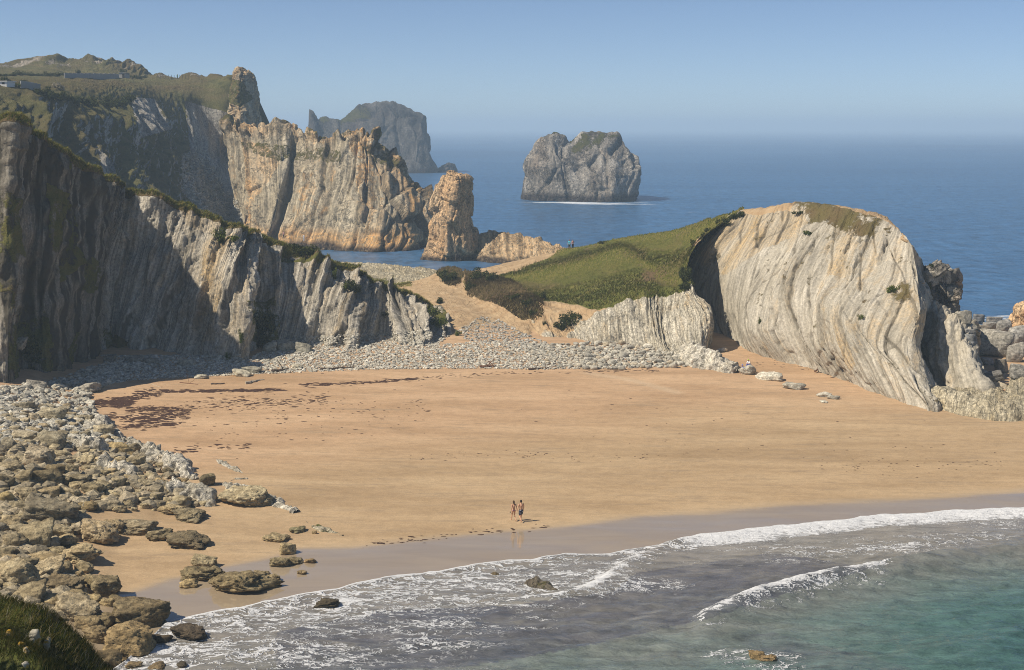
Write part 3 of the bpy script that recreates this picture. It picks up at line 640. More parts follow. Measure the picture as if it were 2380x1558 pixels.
# -- pale folded limestone massif
def build_massif():
    spec = [
        [(1575, 820, 203), (1570, 740, 207), (1585, 620, 210), (1640, 545, 209), (1715, 490, 212)],
        [(1625, 820, 196), (1612, 740, 203), (1618, 640, 205), (1655, 570, 203), (1735, 489, 209)],
        [(1668, 820, 191), (1656, 745, 199), (1655, 670, 201), (1690, 592, 199), (1757, 487, 207)],
        [(1712, 832, 186), (1700, 742, 192.5), (1698, 665, 194), (1724, 605, 194.5), (1800, 480, 205)],
        [(1765, 840, 182), (1731, 778, 184), (1725, 720, 186), (1746, 660, 189), (1792, 590, 193), (1850, 471, 203)],
        [(1815, 852, 178), (1768, 788, 180), (1763, 735, 182), (1790, 670, 185), (1816, 605, 189), (1893, 473, 200)],
        [(1870, 863, 174), (1840, 795, 176), (1818, 730, 178.5), (1815, 670, 181), (1845, 610, 185), (1935, 478, 197)],
        [(1930, 876, 170), (1892, 800, 172.5), (1880, 740, 174.5), (1886, 690, 176.5), (1908, 640, 179), (1990, 488, 193)],
        [(2000, 902, 163.5), (1958, 825, 166), (1932, 770, 168.5), (1936, 710, 171), (1970, 650, 174), (2050, 505, 188)],
        [(2070, 922, 158.5), (2032, 842, 162), (1994, 782, 165), (2002, 715, 168), (2050, 650, 171), (2094, 538, 182)],
        [(2120, 940, 154.5), (2086, 850, 159), (2060, 790, 163), (2080, 730, 165), (2110, 660, 168), (2104, 553, 178)],
        [(2168, 952, 152), (2122, 866, 157.5), (2112, 790, 161), (2140, 716, 163), (2130, 645, 168), (2116, 564, 176)],
        [(2190, 945, 155), (2158, 880, 160), (2126, 796, 164), (2148, 714, 166), (2138, 650, 171), (2124, 576, 180)],
        [(2176, 925, 162), (2158, 876, 165), (2126, 796, 169), (2148, 716, 172), (2140, 655, 178), (2128, 586, 187)],
        [(2200, 905, 190), (2190, 860, 192), (2170, 796, 194), (2165, 716, 196), (2150, 665, 198), (2136, 604, 200)],
    ]
    ribs = []
    for i, s in enumerate(spec):
        k = i / (len(spec) - 1)
        bk = [(4 - 4 * k, 7, -0.6 - 0.8 * k), (13 - 14 * k, 24 - 8 * k, -2, 1)] if i < 8 else [((2, 1, .3, -.6, -1.5, -3, -4)[i - 8], (7, 9, 10, 11, 10, 6, 3)[i - 8], -0.9), (3 - 1.2 * (i - 8), 18 - 1.2 * (i - 8), 2, 1)]
        b1 = bk[0]; bk = [b1, (b1[0] * 1.25, b1[1] + 2.5, b1[2] - 1.2), bk[1]]
        ribs.append(rib(s, K=7, back=bk, foot=2.0))
    g, su, tv, tu = loft(ribs, [6, 34, 34, 34, 34, 34, 34, 14, 6, 16], 0.15)
    S, T = arcs(g, su); n = normals(g)
    f = sstep(0.3, 1.3, tv)[:, None] * sstep(7.6, 6.9, tv)[:, None]
    k3 = sstep(6, 9, tu)[None, :]
    S2 = S + 0.9 * fbm(S * 0.06, T * 0.04, 1.0, 3) + 0.25 * fbm(S * 0.4, T * 0.25, 2.0, 3)
    S3 = S + (0.35 + 0.25 * k3) * T + 1.2 * fbm(S * 0.08, T * 0.08, 9.0, 3)
    b1 = beds(S2, T, 3.1, 0.5, 0.035); b2 = beds(S2 + 0.9, T, 1.25, 0.5, 0.05); b3 = beds(S3, T, 4.6, 0.4, 0.05)
    big = fbm(S * 0.05, T * 0.035, 4.0, 3)
    x1 = terrace(fbm(S2 * 0.13, T * 0.05, 2.0, 2, 0.4), 5, 0.05)
    d = 0.85 * b1 + 0.40 * b2 + (0.25 + 0.55 * k3) * b3 + 1.1 * big + 1.15 * x1 + 0.10 * fbm(S * 0.9, T * 0.5, 8.0, 4) + 0.5 * terrace(fbm(S2 * 0.35, T * 0.12, 3.0, 2, 0.4), 4, 0.06)
    def line(q, w, wd, m):                                              # broken open joints between the slabs
        k_ = q / w; f_ = np.abs(k_ - np.round(k_)) * w
        return sstep(wd, wd * 0.3, f_) * sstep(-0.12, 0.12, fbm(np.round(k_) * 3.7 + 0.3, T * 0.09, m, 3))
    c1 = line(S2 + 0.3 * fbm(S * .5, T * .3, 5., 3), 3.1, 0.26, 1.0); c2 = line(S3, 4.6, 0.28, 2.0); c3 = np.maximum(0.7 * line(S2 + 1.1, 1.55, 0.13, 3.0), line(S - 0.45 * T + 1.5 * fbm(S * .1, T * .1, 19., 3), 7.0, 0.2, 4.0))
    d = d - 0.55 * c1 - 0.55 * c2 - 0.25 * c3
    jn = np.clip(joints(d, g, 1.1, 3.0) * 0.45 + 0.9 * c1 + 0.9 * c2 + 0.8 * c3, 0, 1)
    amp = 0.55 + 0.45 * sstep(3, 7, tu)[None, :]
    hi = sstep(3.8, 5.4, tv)[:, None]; d = d * (1 - hi) + np.clip(d, -.7, 1.2) * hi
    amp = amp * (1 - .3 * sstep(9.6, 10.6, tu)[None, :] * sstep(5.6, 6.8, tv)[:, None])
    gg = g + n * (d * f * amp * .85 * (.2 + .8 * sstep(7.1, 5.8, tv)[:, None]))[..., None]
    gg = gg + n * (0.25 * fbm(S * 0.4, T * 0.4, 4.0, 4) * sstep(6.6, 7.2, tv)[:, None])[..., None]
    veg = paint(g, [[(1832, 462), (1945, 470), (2040, 498), (2062, 512), (2032, 545), (2012, 562), (1985, 552), (1950, 532), (1905, 522), (1878, 512), (1862, 492)],
                    [(2060, 660), (2095, 640), (2115, 645), (2105, 700), (2085, 700)]])
    veg = blur(blur(veg, 9), 9) * (1.0 + .9 * fbm(S * .22, T * .22, 41., 4))
    veg = np.maximum(np.clip(veg, 0, 1) * 0.9, 0.8 * (np.broadcast_to(tv[:, None], S.shape) > 7.9))
    veg = np.maximum(veg, 0.40 * sstep(0.36, 0.5, fbm(S * 0.35, T * 0.2, 21.0, 4)))
    dry = 0.6 * (veg > 0) + 0.3 * fbm(S * 0.3, T * 0.3, 2.0, 2)
    och = paint(g, [[(1600, 600), (1730, 490), (1850, 472), (1880, 520), (1800, 570), (1740, 600), (1680, 640)], [(1930, 560), (2000, 570), (1960, 640), (1920, 640)], [(2090, 760), (2150, 715), (2140, 760), (2115, 790)], [(1935, 690), (1990, 850), (1975, 870), (1930, 740)]])
    och = np.clip(och * (0.55 + 0.7 * fbm(S * 0.4, T * 0.1, 3.0, 3)), 0, 1)
    sand = paint(g, [[(1720, 494), (1760, 480), (1850, 466), (1835, 490), (1760, 500)], [(1930, 474), (2060, 500), (2100, 540), (2050, 515), (1950, 482)]]) * 0.9
    sand = np.maximum(sand, 0.8 * sstep(6.75, 7.1, tv)[:, None] * (veg < .3))
    o = surf_object('limestone_cliff', gg, M['right'], S, T, {'veg': veg, 'och': och, 'dry': np.clip(dry, 0, 1), 'sand': sand, 'joint': jn * f})
    return tag(o, 'huge pale limestone massif of folded slabs with a shaded alcove above the sand', 'cliff'), gg
MASSIF, MASSIF_G = build_massif()

def build_slab():
    spec = [
        [(2110, 905, 176), (2105, 800, 178), (2135, 730, 180), (2150, 700, 181)],
        [(2140, 905, 171), (2125, 810, 173), (2150, 740, 175), (2170, 706, 177)],
        [(2168, 910, 165.5), (2152, 830, 168), (2168, 770, 170), (2190, 722, 173)],
        [(2210, 918, 161), (2190, 840, 164), (2196, 780, 167), (2212, 730, 171)],
        [(2262, 920, 159), (2236, 840, 162), (2226, 780, 166), (2234, 738, 170)],
        [(2308, 918, 158.5), (2266, 860, 161.5), (2250, 800, 165), (2247, 758, 169)],
        [(2335, 910, 163), (2286, 862, 166), (2262, 804, 169), (2256, 764, 172)],
        [(2330, 890, 180), (2290, 850, 181), (2270, 800, 182), (2262, 770, 183)],
    ]
    ribs = [rib(s, K=5, back=[(2, 5, -0.8), (6, 14, 1.0, 1)], foot=2.0) for s in spec]
    g, su, tv, tu = loft(ribs, [5, 26, 26, 26, 26, 10, 10], 0.15)
    S, T = arcs(g, su); n = normals(g); f = sstep(0.3, 1.3, tv)[:, None]
    d = 1.6 * terrace(fbm(S * 0.22, T * 0.06, 32.0, 4), 6, 0.12) + 0.4 * terrace(fbm(S * 0.6, T * 0.2, 33.0, 4), 5, 0.15) + 0.3 * fbm(S * 0.6, T * 0.5, 34.0, 4)
    d = d - 0.4 * sstep(0.03, 0.0, np.abs(fbm(S * 0.3, T * 0.05, 35.0, 3)))
    gg = g + n * (d * f)[..., None]
    o = surf_object('limestone_slab', gg, M['right'], S, T, {'veg': 0.35 * sstep(4.6, 5.2, tv)[:, None] * np.ones_like(S), 'och': S * 0, 'wet': S * 0})
    return tag(o, 'smaller pale limestone slab standing beside a dark cleft of the massif', 'rock slab')
build_slab()

# -- ochre wall of tilted beds, far side of the next cove
def build_wall():
    spec = [
        [(545, 545, 404), (535, 420, 408), (522, 300, 414)],
        [(560, 540, 394), (550, 420, 399), (533, 292, 405)],
        [(572, 546, 386), (572, 440, 393), (556, 298, 402)],
        [(600, 552, 381), (604, 440, 389), (594, 300, 400)],
        [(618, 556, 378), (648, 440, 386), (650, 294, 399)],
        [(634, 558, 379), (668, 440, 388), (684, 309, 399)],
        [(668, 566, 375), (704, 450, 383), (728, 313, 396)],
        [(706, 574, 371), (746, 450, 379), (768, 317, 394)],
        [(758, 584, 367), (800, 450, 376), (824, 308, 392)],
        [(815, 590, 363), (852, 470, 372), (856, 314, 391)],
        [(862, 593, 361), (892, 500, 368), (893, 346, 390)],
        [(908, 595, 361), (932, 520, 369), (925, 376, 389)],
        [(948, 595, 363), (966, 540, 371), (955, 424, 388)],
        [(985, 594, 370), (992, 545, 376), (982, 452, 388)],
        [(994, 590, 380), (1000, 540, 384), (998, 470, 394)],
        [(985, 575, 402), (990, 540, 404), (990, 480, 406)],
    ]
    ribs = [rib(s, K=5, back=[(1, 6, -1.5), (4, 34, -2, 1)], foot=3) for s in spec]
    g, su, tv, tu = loft(ribs, [4, 26, 26, 26, 26, 12, 10], 0.34)
    S, T = arcs(g, su); n = normals(g); f = sstep(0.2, 1.0, tv)[:, None] * sstep(6.5, 5.2, tv)[:, None]
    d = 2.4 * beds(S, T, 6.5, 0.6, 0.02) + 1.1 * beds(S + 2, T, 2.6, 0.6, 0.04) + 0.5 * beds(S + 1, T, 1.1, 0.5, 0.06)
    d = d + 1.2 * fbm(S * 0.06, T * 0.05, 2.0, 4) + 0.5 * fbm(S * 0.35, T * 0.2, 3.0, 4)
    e, idn = cells(S * 0.14, T * 0.10 + S * 0.02, S * 0 + 0.5)
    blk = sstep(8.0, 10.0, tu)[None, :] * np.ones_like(S)
    d = d + blk * ((idn - 0.5) * 5.0 - 1.2 * sstep(0.12, 0.0, e)) + (1 - blk) * (0.9 * (idn - 0.5) - 0.5 * sstep(0.07, 0.0, e))
    sl = np.zeros_like(S)
    for c_, w_, k_ in ((5.0, .10, 3.0), (6.9, .07, 1.6), (8.2, .05, 1.3), (8.9, .05, 1.2), (4.2, .04, .8), (2.3, .05, .9)): sl = sl + k_ * np.exp(-((tu[None, :] + .12 * fbm(T * .08, S * 0 + c_, 1., 3) - c_) / w_) ** 2) * sstep(4.9, 4.3, tv)[:, None]
    d = d - sl
    top = sstep(4.3, 5.0, tv)[:, None] * sstep(6.4, 5.2, tv)[:, None]
    e2, id2 = cells(S * 0.45, T * 0.4, S * 0 + 2.5)
    d = d + top * ((id2 - 0.35) * 2.2 - 0.5 * sstep(0.1, 0, e2))
    gg = g + n * (d * f)[..., None]
    gg[..., 2] += top * (1.6 * (id2 - 0.5) + 1.2 * fbm(S * 0.25, T * 0.1, 7.0, 3))
    veg = top * (0.42 + 0.5 * fbm(S * 0.12, T * 0.12, 5.0, 3)) + 0.5 * paint(g, [[(560, 330), (620, 330), (690, 350), (760, 340), (800, 360), (790, 378), (700, 372), (640, 372), (570, 350)], [(830, 330), (920, 370), (935, 390), (860, 360)]])
    zz = gg[..., 2] + 1.2 * fbm(S * 0.1, T * 0.1, 3.0, 3)
    och = np.clip(0.75 * top * (0.6 + fbm(S * 0.2, T * 0.2, 8.0, 3)) + sstep(6.5, 2.5, zz) * 0.75 + 0.7 * paint(g, [[(560, 320), (620, 340), (650, 380), (585, 470), (575, 440)], [(860, 330), (1000, 460), (1000, 600), (930, 600), (820, 590), (905, 470)]]) * (0.4 + fbm(S * 0.15, T * 0.07, 9.0, 4)), 0, 1)
    wet = sstep(2.0, 0.6, zz)
    o = surf_object('bedded_cliff', gg, M['wall'], S, T, {'veg': np.clip(veg, 0, 1), 'och': och, 'wet': wet, 'dry': S * 0 + 0.2, 'joint': joints(d, g, 1.6, 4.0) * f})
    return tag(o, 'ochre streaked rock wall of tilted beds rising from the inlet', 'cliff'), gg
WALL, WALL_G = build_wall()

# -- free-standing rocks, ring by ring: levels are (vy, left vx, right vx); Y the distance of the middle
def build_stack(name, levels, Y, depth, mat, du, nv, turn=0.0, power=2.6, blocks=(0.2, 1.5), lump=1.0, label='', cat='sea stack', wet_z=1.5, och=0.0, veg_top=0.0, bedw=0.0, vegpoly=None):
    lv = np.array(levels, float)
    C, A = [], []
    for vy, l, r in lv:
        a, b = W(l, vy, Y), W(r, vy, Y); C.append((a + b) / 2); A.append((b[0] - a[0]) / 2)
    C = np.array(C); A = np.array(A)
    t_ = np.linspace(0, len(lv) - 1, nv); Cs = catmull(C, t_); As = np.interp(t_, np.arange(len(A)), A)
    nu = int(2 * math.pi * As.max() / du); th = np.linspace(0, 2 * math.pi, nu)
    th2 = th + turn
    c, s = np.cos(th2), np.sin(th2)
    rr = (np.abs(c) ** power + np.abs(s) ** power) ** (-1 / power)
    X, Yy = np.cos(th) * rr, np.sin(th) * rr
    X = X / np.abs(X).max()
    g = np.zeros((nv, nu, 3))
    dk = depth * np.clip(As / A.max(), 0.25, 1) ** 0.5
    g[..., 0] = Cs[:, 0:1] + As[:, None] * X[None, :]; g[..., 1] = Y + dk[:, None] * Yy[None, :]; g[..., 2] = Cs[:, 2:3]
    cap = np.linspace(0.93, 0.02, 8)
    tops = np.stack([np.stack([Cs[0, 0] + As[0] * X * k, Y + dk[0] * Yy * k, np.full(nu, Cs[0, 2] + (1 - k) * 0.02 * lump)], -1) for k in cap[::-1]], 0)
    g = np.concatenate([tops, g], 0)
    S = np.broadcast_to((th * As.max())[None, :], g.shape[:2]); T = np.broadcast_to(-g[..., 2], g.shape[:2])
    n = g - np.stack([np.full(g.shape[:2], Cs[len(Cs) // 2, 0]), np.full(g.shape[:2], Y), g[..., 2]], -1)
    n /= np.linalg.norm(n, axis=2, keepdims=True) + 1e-6
    nn = normals(g); nn *= np.sign((nn * n).sum(-1, keepdims=True) + 1e-9); n = np.where(np.arange(g.shape[0])[:, None, None] < 9, np.array([0, 0, 1.0]), nn)
    k = blocks[0]; x, y, z = g[..., 0] * k, g[..., 1] * k, g[..., 2] * k
    e, idn = cells(x, y, z * 0.8)
    e2, id2 = cells(x * 2.6, y * 2.6, z * 2.2)
    d = blocks[1] * ((idn - 0.6) - 0.35 * sstep(0.05, 0.0, e) + .32 * (id2 - .5) - .12 * sstep(.05, 0, e2)) + lump * (0.9 * terrace(fbm(x * 0.7, y * 0.7, z * 0.6, 4), 5, .15) + 0.22 * fbm(x * 3, y * 3, z * 2.5, 4))
    if bedw: d = d + 0.35 * lump * beds(np.cos(th)[None, :] * As.max() + 0 * T, T, bedw, 0.7, 0.05) * 2
    gg = g + n * d[..., None]; gg[:, -1] = gg[:, 0]
    zz = gg[..., 2] + 0.8 * fbm(x, y, z, 3)
    up = normals(gg)[..., 2]; up = np.abs(up)
    veg = veg_top * sstep(0.45, 0.8, up) * (np.arange(g.shape[0])[:, None] < nv * 0.5)
    if vegpoly: veg = np.maximum(veg, 0.62 * paint(gg, vegpoly))
    o = surf_object(name, gg, mat, S, T, {'veg': veg, 'och': np.clip(och + 0.6 * fbm(x, y, z * 0.4, 3), 0, 1) * (1 if och else 0), 'wet': sstep(wet_z, wet_z * 0.4, zz) if wet_z > 0 else zz * 0}, terrain=True)
    return tag(o, label, cat)
build_stack('sea_stack', [(403, 1030, 1076), (409, 1022, 1094), (425, 1017, 1106), (445, 1011, 1104), (470, 1006, 1099), (500, 997, 1101), (524, 992, 1106), (545, 988, 1118), (570, 985, 1126), (592, 983, 1130), (606, 978, 1132), (616, 962, 1138), (624, 955, 1140)],
            342, 7.0, M['pillar'], 0.22, 110, turn=0.70, power=4.5, blocks=(0.2, 1.7), lump=0.7, label='orange sunlit rock pillar rising from the inlet beside the ochre wall', wet_z=1.9, och=0.2)
build_stack('headland_crag', [(160, 556, 572), (164, 546, 584), (174, 540, 594), (190, 537, 598), (215, 534, 597), (240, 534, 596), (258, 536, 600), (275, 538, 603), (300, 534, 604), (330, 530, 606), (420, 525, 610)],
            456, 9.0, M['wall'], 0.3, 110, turn=0.6, power=2.8, blocks=(0.3, 1.4), lump=1.0, label='blocky crag crowning the end of the far headland', cat='crag', wet_z=-9, och=0.35, veg_top=0.4, vegpoly=[[(530, 180), (565, 190), (590, 230), (560, 250), (532, 240)]])
build_stack('skerry', [(378, 1040, 1056), (383, 1030, 1061), (392, 1022, 1063), (402, 1005, 1065), (408, 1000, 1067)], 1003, 8, M['far'], 0.6, 40, blocks=(0.12, 3.0), lump=2.0, label='low jagged skerry off the end of the far island', cat='skerry', wet_z=2.5)
build_stack('wave_washed_rock', [(489, 1604, 1612), (491, 1596, 1620), (495, 1592, 1624)], 580, 3, M['island'], 0.3, 16, blocks=(0.3, 0.5), lump=0.4, label='small dark rock awash beyond the grassy ridge with a fleck of foam', cat='rock', wet_z=5)
build_stack('wave_washed_rock', [(461, 1190, 1198), (463, 1182, 1204), (466, 1178, 1208)], 640, 3, M['island'], 0.3, 16, blocks=(0.3, 0.5), lump=0.4, label='small dark rock awash just beside the flat-topped island', cat='rock', wet_z=5)

# -- the ridge that runs on from the pillar
def build_ridge():
    spec = [
        [(1085, 618, 338), (1090, 590, 341), (1094, 565, 346)], [(1118, 616, 335), (1120, 580, 338), (1122, 545, 342)], [(1140, 616, 332), (1138, 580, 336), (1138, 541, 341)], [(1175, 615, 330), (1170, 580, 334), (1168, 540, 340)],
        [(1215, 612, 328), (1212, 580, 332), (1212, 549, 338)], [(1260, 610, 324), (1258, 588, 328), (1255, 560, 333)], [(1300, 606, 318), (1298, 590, 321), (1295, 571, 325)], [(1330, 605, 312), (1330, 595, 314), (1325, 582, 317)]]
    ribs = [rib(s, K=4, back=[(0, 4, -0.5), (1, 16, -2, 1)], foot=2) for s in spec]
    g, su, tv, tu = loft(ribs, [3, 14, 14, 14, 6, 6], 0.3)
    S, T = arcs(g, su); n = normals(g); e, idn = cells(S * 0.3, T * 0.35, S * 0 + .5)
    d = 0.9 * (idn - .5) - .4 * sstep(.08, 0, e) + 0.7 * fbm(S * .2, T * .2, 3., 4) + .5 * beds(S, T, 1.6, .5)
    gg = g + n * (d * sstep(0, 1, tv)[:, None])[..., None]; gg[..., 2] += 0.2 * fbm(S * .4, T * .1, 5., 3) * sstep(3.5, 4, tv)[:, None]
    zz = gg[..., 2] + .8 * fbm(S * .2, T * .2, 3., 3)
    o = surf_object('rock_ridge', gg, M['wall'], S, T, {'wet': sstep(1.6, .6, zz), 'och': S * 0 + .45, 'veg': S * 0})
    tag(o, 'low orange rock ridge running from the pillar behind the pale sand patch', 'rock ridge')
build_ridge()
def build_flat():
    near = [(800, 700), (870, 672), (950, 676), (985, 662), (1030, 655)]; far = [(790, 618), (870, 621), (940, 628), (985, 632), (1020, 640)]
    ribs = []
    for a, b in zip(near, far):
        p0, p1 = G(*a, 1.5), G(*b, 0.7)
        ribs.append(np.array([p0 + [0, -6, -3], p0, p0 * .6 + p1 * .4 + [0, 0, .5], p0 * .2 + p1 * .8 + [0, 0, .4], p1, p1 + [0, 5, -3]]))
    g, su, tv, tu = loft(ribs, [4, 22, 22, 14, 8], 0.4)
    X, Y = g[..., 0], g[..., 1]; S, T = X, Y
    gg = g.copy(); gg[..., 2] += 0.9 * ridged(X * .16 + Y * .05, Y * .35, 4., 4) - .6
    o = surf_object('wave_cut_platform', gg, M['ledge'], S, T, {'veg': 0.6 * paint(g, [[(850, 655), (900, 652), (905, 670), (860, 680)]]), 'wet': sstep(.6, .1, gg[..., 2])})
    tag(o, 'flat grey rock platform along the inlet behind the sandy saddle', 'rock platform')
build_flat()

# -- far island and the flat-topped island
def build_island(name, spec, mat, segs, du, K, amp, freq, label, back=40, vegp=(), wet=3.0, sharp=1.0):
    ribs = [rib(s, K=K, back=[(0, back * .35, -abs(back) * .06), (0, back, -3, 1)], foot=5) for s in spec]
    g, su, tv, tu = loft(ribs, segs, du)
    S, T = arcs(g, su); n = normals(g); f = sstep(0, 1, tv)[:, None] * (0.12 + 0.88 * sstep(K + 0.1, K - 0.9, tv)[:, None])
    e, idn = cells(S * freq, T * freq * .55, S * 0 + .5)
    e2, id2 = cells(S * freq * 2.7, T * freq * 1.8, S * 0 + 1.5)
    d = amp * (1.0 * (idn - .5) - .35 * sstep(.1, 0, e) + .4 * (id2 - .5) + 1.5 * fbm(S * freq * .5, T * freq * .25, 2., 5) + .5 * beds(S, T, .5 / freq, .8, freq * .3))
    gg = g + n * (d * f)[..., None]
    gg[..., 2] += amp * (.55 * fbm(S * freq * 2.2, T * freq, 8., 4) + .45 * (id2 - .5)) * sstep(K - 1, K, tv)[:, None]
    veg = np.clip(blur(paint(g, vegp), 5) * (.7 + .9 * fbm(S * freq * 2, T * freq * 2, 4., 4)) + .62 * (np.broadcast_to(tv[:, None], S.shape) > K + .3), 0, 1)
    zz = gg[..., 2] + 1.0 * fbm(S * .05, T * .05, 3., 3)
    o = surf_object(name, gg, mat, S, T, {'veg': veg, 'wet': sstep(wet, wet * .4, zz), 'och': np.clip(.5 * fbm(S * freq, T * freq * .5, 6., 3), 0, .5)})
    return tag(o, label, 'island')
build_island('sea_island', [
    [(1240, 470, 648), (1236, 440, 650), (1236, 430, 652)],
    [(1216, 462, 632), (1217, 430, 634), (1222, 395, 638)],
    [(1232, 465, 618), (1234, 410, 622), (1244, 345, 632)],
    [(1255, 467, 612), (1256, 390, 617), (1266, 320, 628)],
    [(1285, 469, 608), (1284, 380, 613), (1290, 305, 626)],
    [(1308, 470, 607), (1306, 390, 612), (1311, 314, 627)],
    [(1330, 471, 606), (1322, 400, 611), (1328, 327, 628)],
    [(1360, 472, 605), (1355, 400, 610), (1352, 314, 632)],
    [(1400, 474, 604), (1395, 400, 609), (1392, 311, 634)],
    [(1435, 475, 604), (1430, 400, 609), (1438, 316, 630)],
    [(1458, 475, 606), (1462, 410, 610), (1452, 335, 624)],
    [(1470, 474, 611), (1478, 395, 615), (1458, 352, 624)],
    [(1470, 470, 622), (1479, 395, 626), (1462, 358, 630)],
    [(1450, 465, 645), (1455, 410, 648), (1450, 370, 648)]], M['island'], [4, 22, 22, 22, 22, 12, 6], 0.55, 5, 3.2, 0.075,
    'grey flat-topped rock island standing alone in the sea', 26, [[(1320, 360), (1340, 325), (1362, 312), (1440, 314), (1446, 332), (1400, 345), (1350, 358)]], wet=4.2)
build_island('far_island', [
    [(712, 404, 1040), (712, 350, 1042), (708, 312, 1046)],
    [(706, 404, 1015), (708, 340, 1018), (716, 284, 1024)],
    [(728, 404, 1003), (728, 330, 1006), (722, 262, 1018)],
    [(755, 404, 1000), (752, 340, 1005), (740, 276, 1022)],
    [(785, 404, 999), (782, 340, 1005), (772, 283, 1028)],
    [(810, 404, 996), (805, 340, 1002), (808, 272, 1028)],
    [(838, 404, 990), (840, 330, 996), (840, 252, 1024)],
    [(858, 404, 988), (862, 330, 994), (862, 240, 1022)],
    [(885, 404, 985), (885, 330, 991), (886, 231, 1020)],
    [(910, 404, 986), (908, 330, 992), (910, 237, 1018)],
    [(938, 404, 984), (938, 330, 990), (936, 247, 1014)],
    [(962, 404, 982), (965, 330, 988), (965, 259, 1008)],
    [(985, 404, 984), (982, 340, 990), (986, 274, 1004)],
    [(1004, 404, 990), (992, 350, 996), (988, 280, 1010)],
    [(1008, 403, 1010), (990, 360, 1012), (986, 300, 1020)],
    [(990, 400, 1040), (985, 360, 1042), (980, 330, 1044)]], M['far'], [3, 20, 20, 20, 20, 10, 6], 0.85, 5, 6.5, 0.035,
    'tall dark hazy island with a pointed horn far out to sea', 40, [[(722, 262), (755, 283), (790, 280), (850, 246), (870, 250), (800, 300), (760, 300), (735, 285)]], wet=3.5)

# -- the far headland: grassy plateau, gullied slopes, scree
VEGF = ((0.09, 0.10, 0.036), (0.20, 0.19, 0.072), (0.27, 0.215, 0.11))
M['head'] = rock_mat('headland_rock', (0.17, 0.16, 0.14), (0.29, 0.275, 0.24), (0.41, 0.385, 0.335), (0.27, 0.19, 0.10), 0.3, ks=0.25, kt=0.04, lines=0.35, bump=1.0, bdist=0.4, fine=0.5, veg=VEGF)
def build_headland():
    spec = [
        [(-220, 470, 215), (-210, 380, 240), (-200, 230, 285), (-190, 198, 335), (-180, 176, 480), (-175, 160, 545)],
        [(-60, 450, 228), (-60, 350, 258), (-60, 212, 292), (-60, 190, 342), (-60, 172, 475), (-60, 160, 545)],
        [(20, 430, 240), (10, 320, 275), (0, 206, 302), (0, 184, 352), (0, 170, 472), (0, 156, 548)],
        [(130, 450, 256), (115, 330, 290), (100, 214, 318), (95, 186, 372), (100, 172, 482), (100, 134, 560)],
        [(235, 480, 282), (205, 350, 311), (172, 226, 333), (170, 187, 390), (170, 174, 490), (175, 138, 566)],
        [(330, 500, 302), (290, 370, 335), (242, 228, 365), (240, 190, 415), (240, 176, 500), (245, 141, 572)],
        [(405, 520, 340), (352, 370, 372), (302, 222, 400), (300, 192, 440), (300, 179, 505), (310, 149, 575)],
        [(452, 530, 368), (402, 350, 412), (372, 226, 434), (366, 202, 455), (360, 186, 505), (356, 178, 545)],
        [(498, 540, 388), (442, 350, 432), (432, 232, 448), (430, 206, 462), (434, 188, 482), (440, 178, 504)],
        [(538, 552, 398), (500, 370, 440), (476, 258, 455), (478, 212, 466), (486, 186, 476), (492, 177, 486)],
        [(566, 556, 404), (534, 400, 440), (528, 268, 458), (522, 216, 466), (526, 190, 472), (530, 181, 478)],
        [(600, 560, 414), (575, 400, 450), (572, 280, 465), (568, 230, 470), (566, 200, 474), (564, 190, 480)],
    ]
    ribs = [rib(s, back=[(0, 30, -6), (10, 90, -3, 1)], foot=6) for s in spec]
    g, su, tv, tu = loft(ribs, [4, 70, 80, 40, 40, 30, 8, 8], 0.55)
    S, T = arcs(g, su); n = normals(g)
    slope = sstep(0.2, 1, tv)[:, None] * sstep(3.0, 2.4, tv)[:, None] * np.ones_like(S)
    gul = ridged(S * 0.030 + 0.15 * fbm(S * .02, T * .02, 1., 2), T * 0.006, 2., 4)
    d = slope * (4.2 * (gul - .9) + 2.2 * fbm(S * .06, T * .04, 3., 5) + 1.4 * beds(S, T, 4.5, .8, .03) + .6 * beds(S, T, 1.6, .6, .04)) + 0.8 * fbm(S * .3, T * .2, 5., 4) * (0.35 + .65 * slope)
    flat = sstep(3.0, 3.6, tv)[:, None]
    d = d + flat * (0.5 * fbm(S * .05, T * .03, 6., 3))
    hilltop = sstep(5.0, 5.7, tv)[:, None] * sstep(7.2, 6, tv)[:, None]
    e, idn = cells(S * .12, T * .12, S * 0 + .5)
    d = d + hilltop * (2.2 * fbm(S * .06, T * .05, 9., 4) + 1.5 * np.maximum(0, idn - .6))
    gg = g + n * d[..., None]
    up = np.abs(normals(gg)[..., 2])
    q = proj(gg)
    veg = np.clip(sstep(0.28, 0.62, up) * .8 + .55 * fbm(S * .05, T * .04, 7., 4) + .22, 0, 1)
    veg = np.maximum(veg, flat)
    veg = veg * (1 - .85 * paint(gg, [[(430, 235), (530, 262), (535, 400), (570, 545), (500, 540), (420, 440), (445, 380)], [(225, 340), (265, 380), (290, 470), (250, 450)], [(300, 225), (360, 230), (400, 300), (330, 320)]]))
    veg = veg * (1 - .75 * hilltop * sstep(.05, .3, fbm(S * .08, T * .08, 12., 4)))
    och = hilltop * .5 * np.ones_like(S)
    dry = np.clip(.25 + .5 * fbm(S * .03, T * .03, 4., 3) + .35 * flat * (tv[:, None] < 4.2) + .3 * hilltop, 0, 1) * .8
    o = surf_object('headland', gg, M['head'], S, T, {'veg': veg, 'och': och, 'dry': dry}, 2)
    return tag(o, 'far headland with a grassy plateau above gullied grey slopes', 'headland', kind='structure'), gg
HEAD, HEAD_G = build_headland()

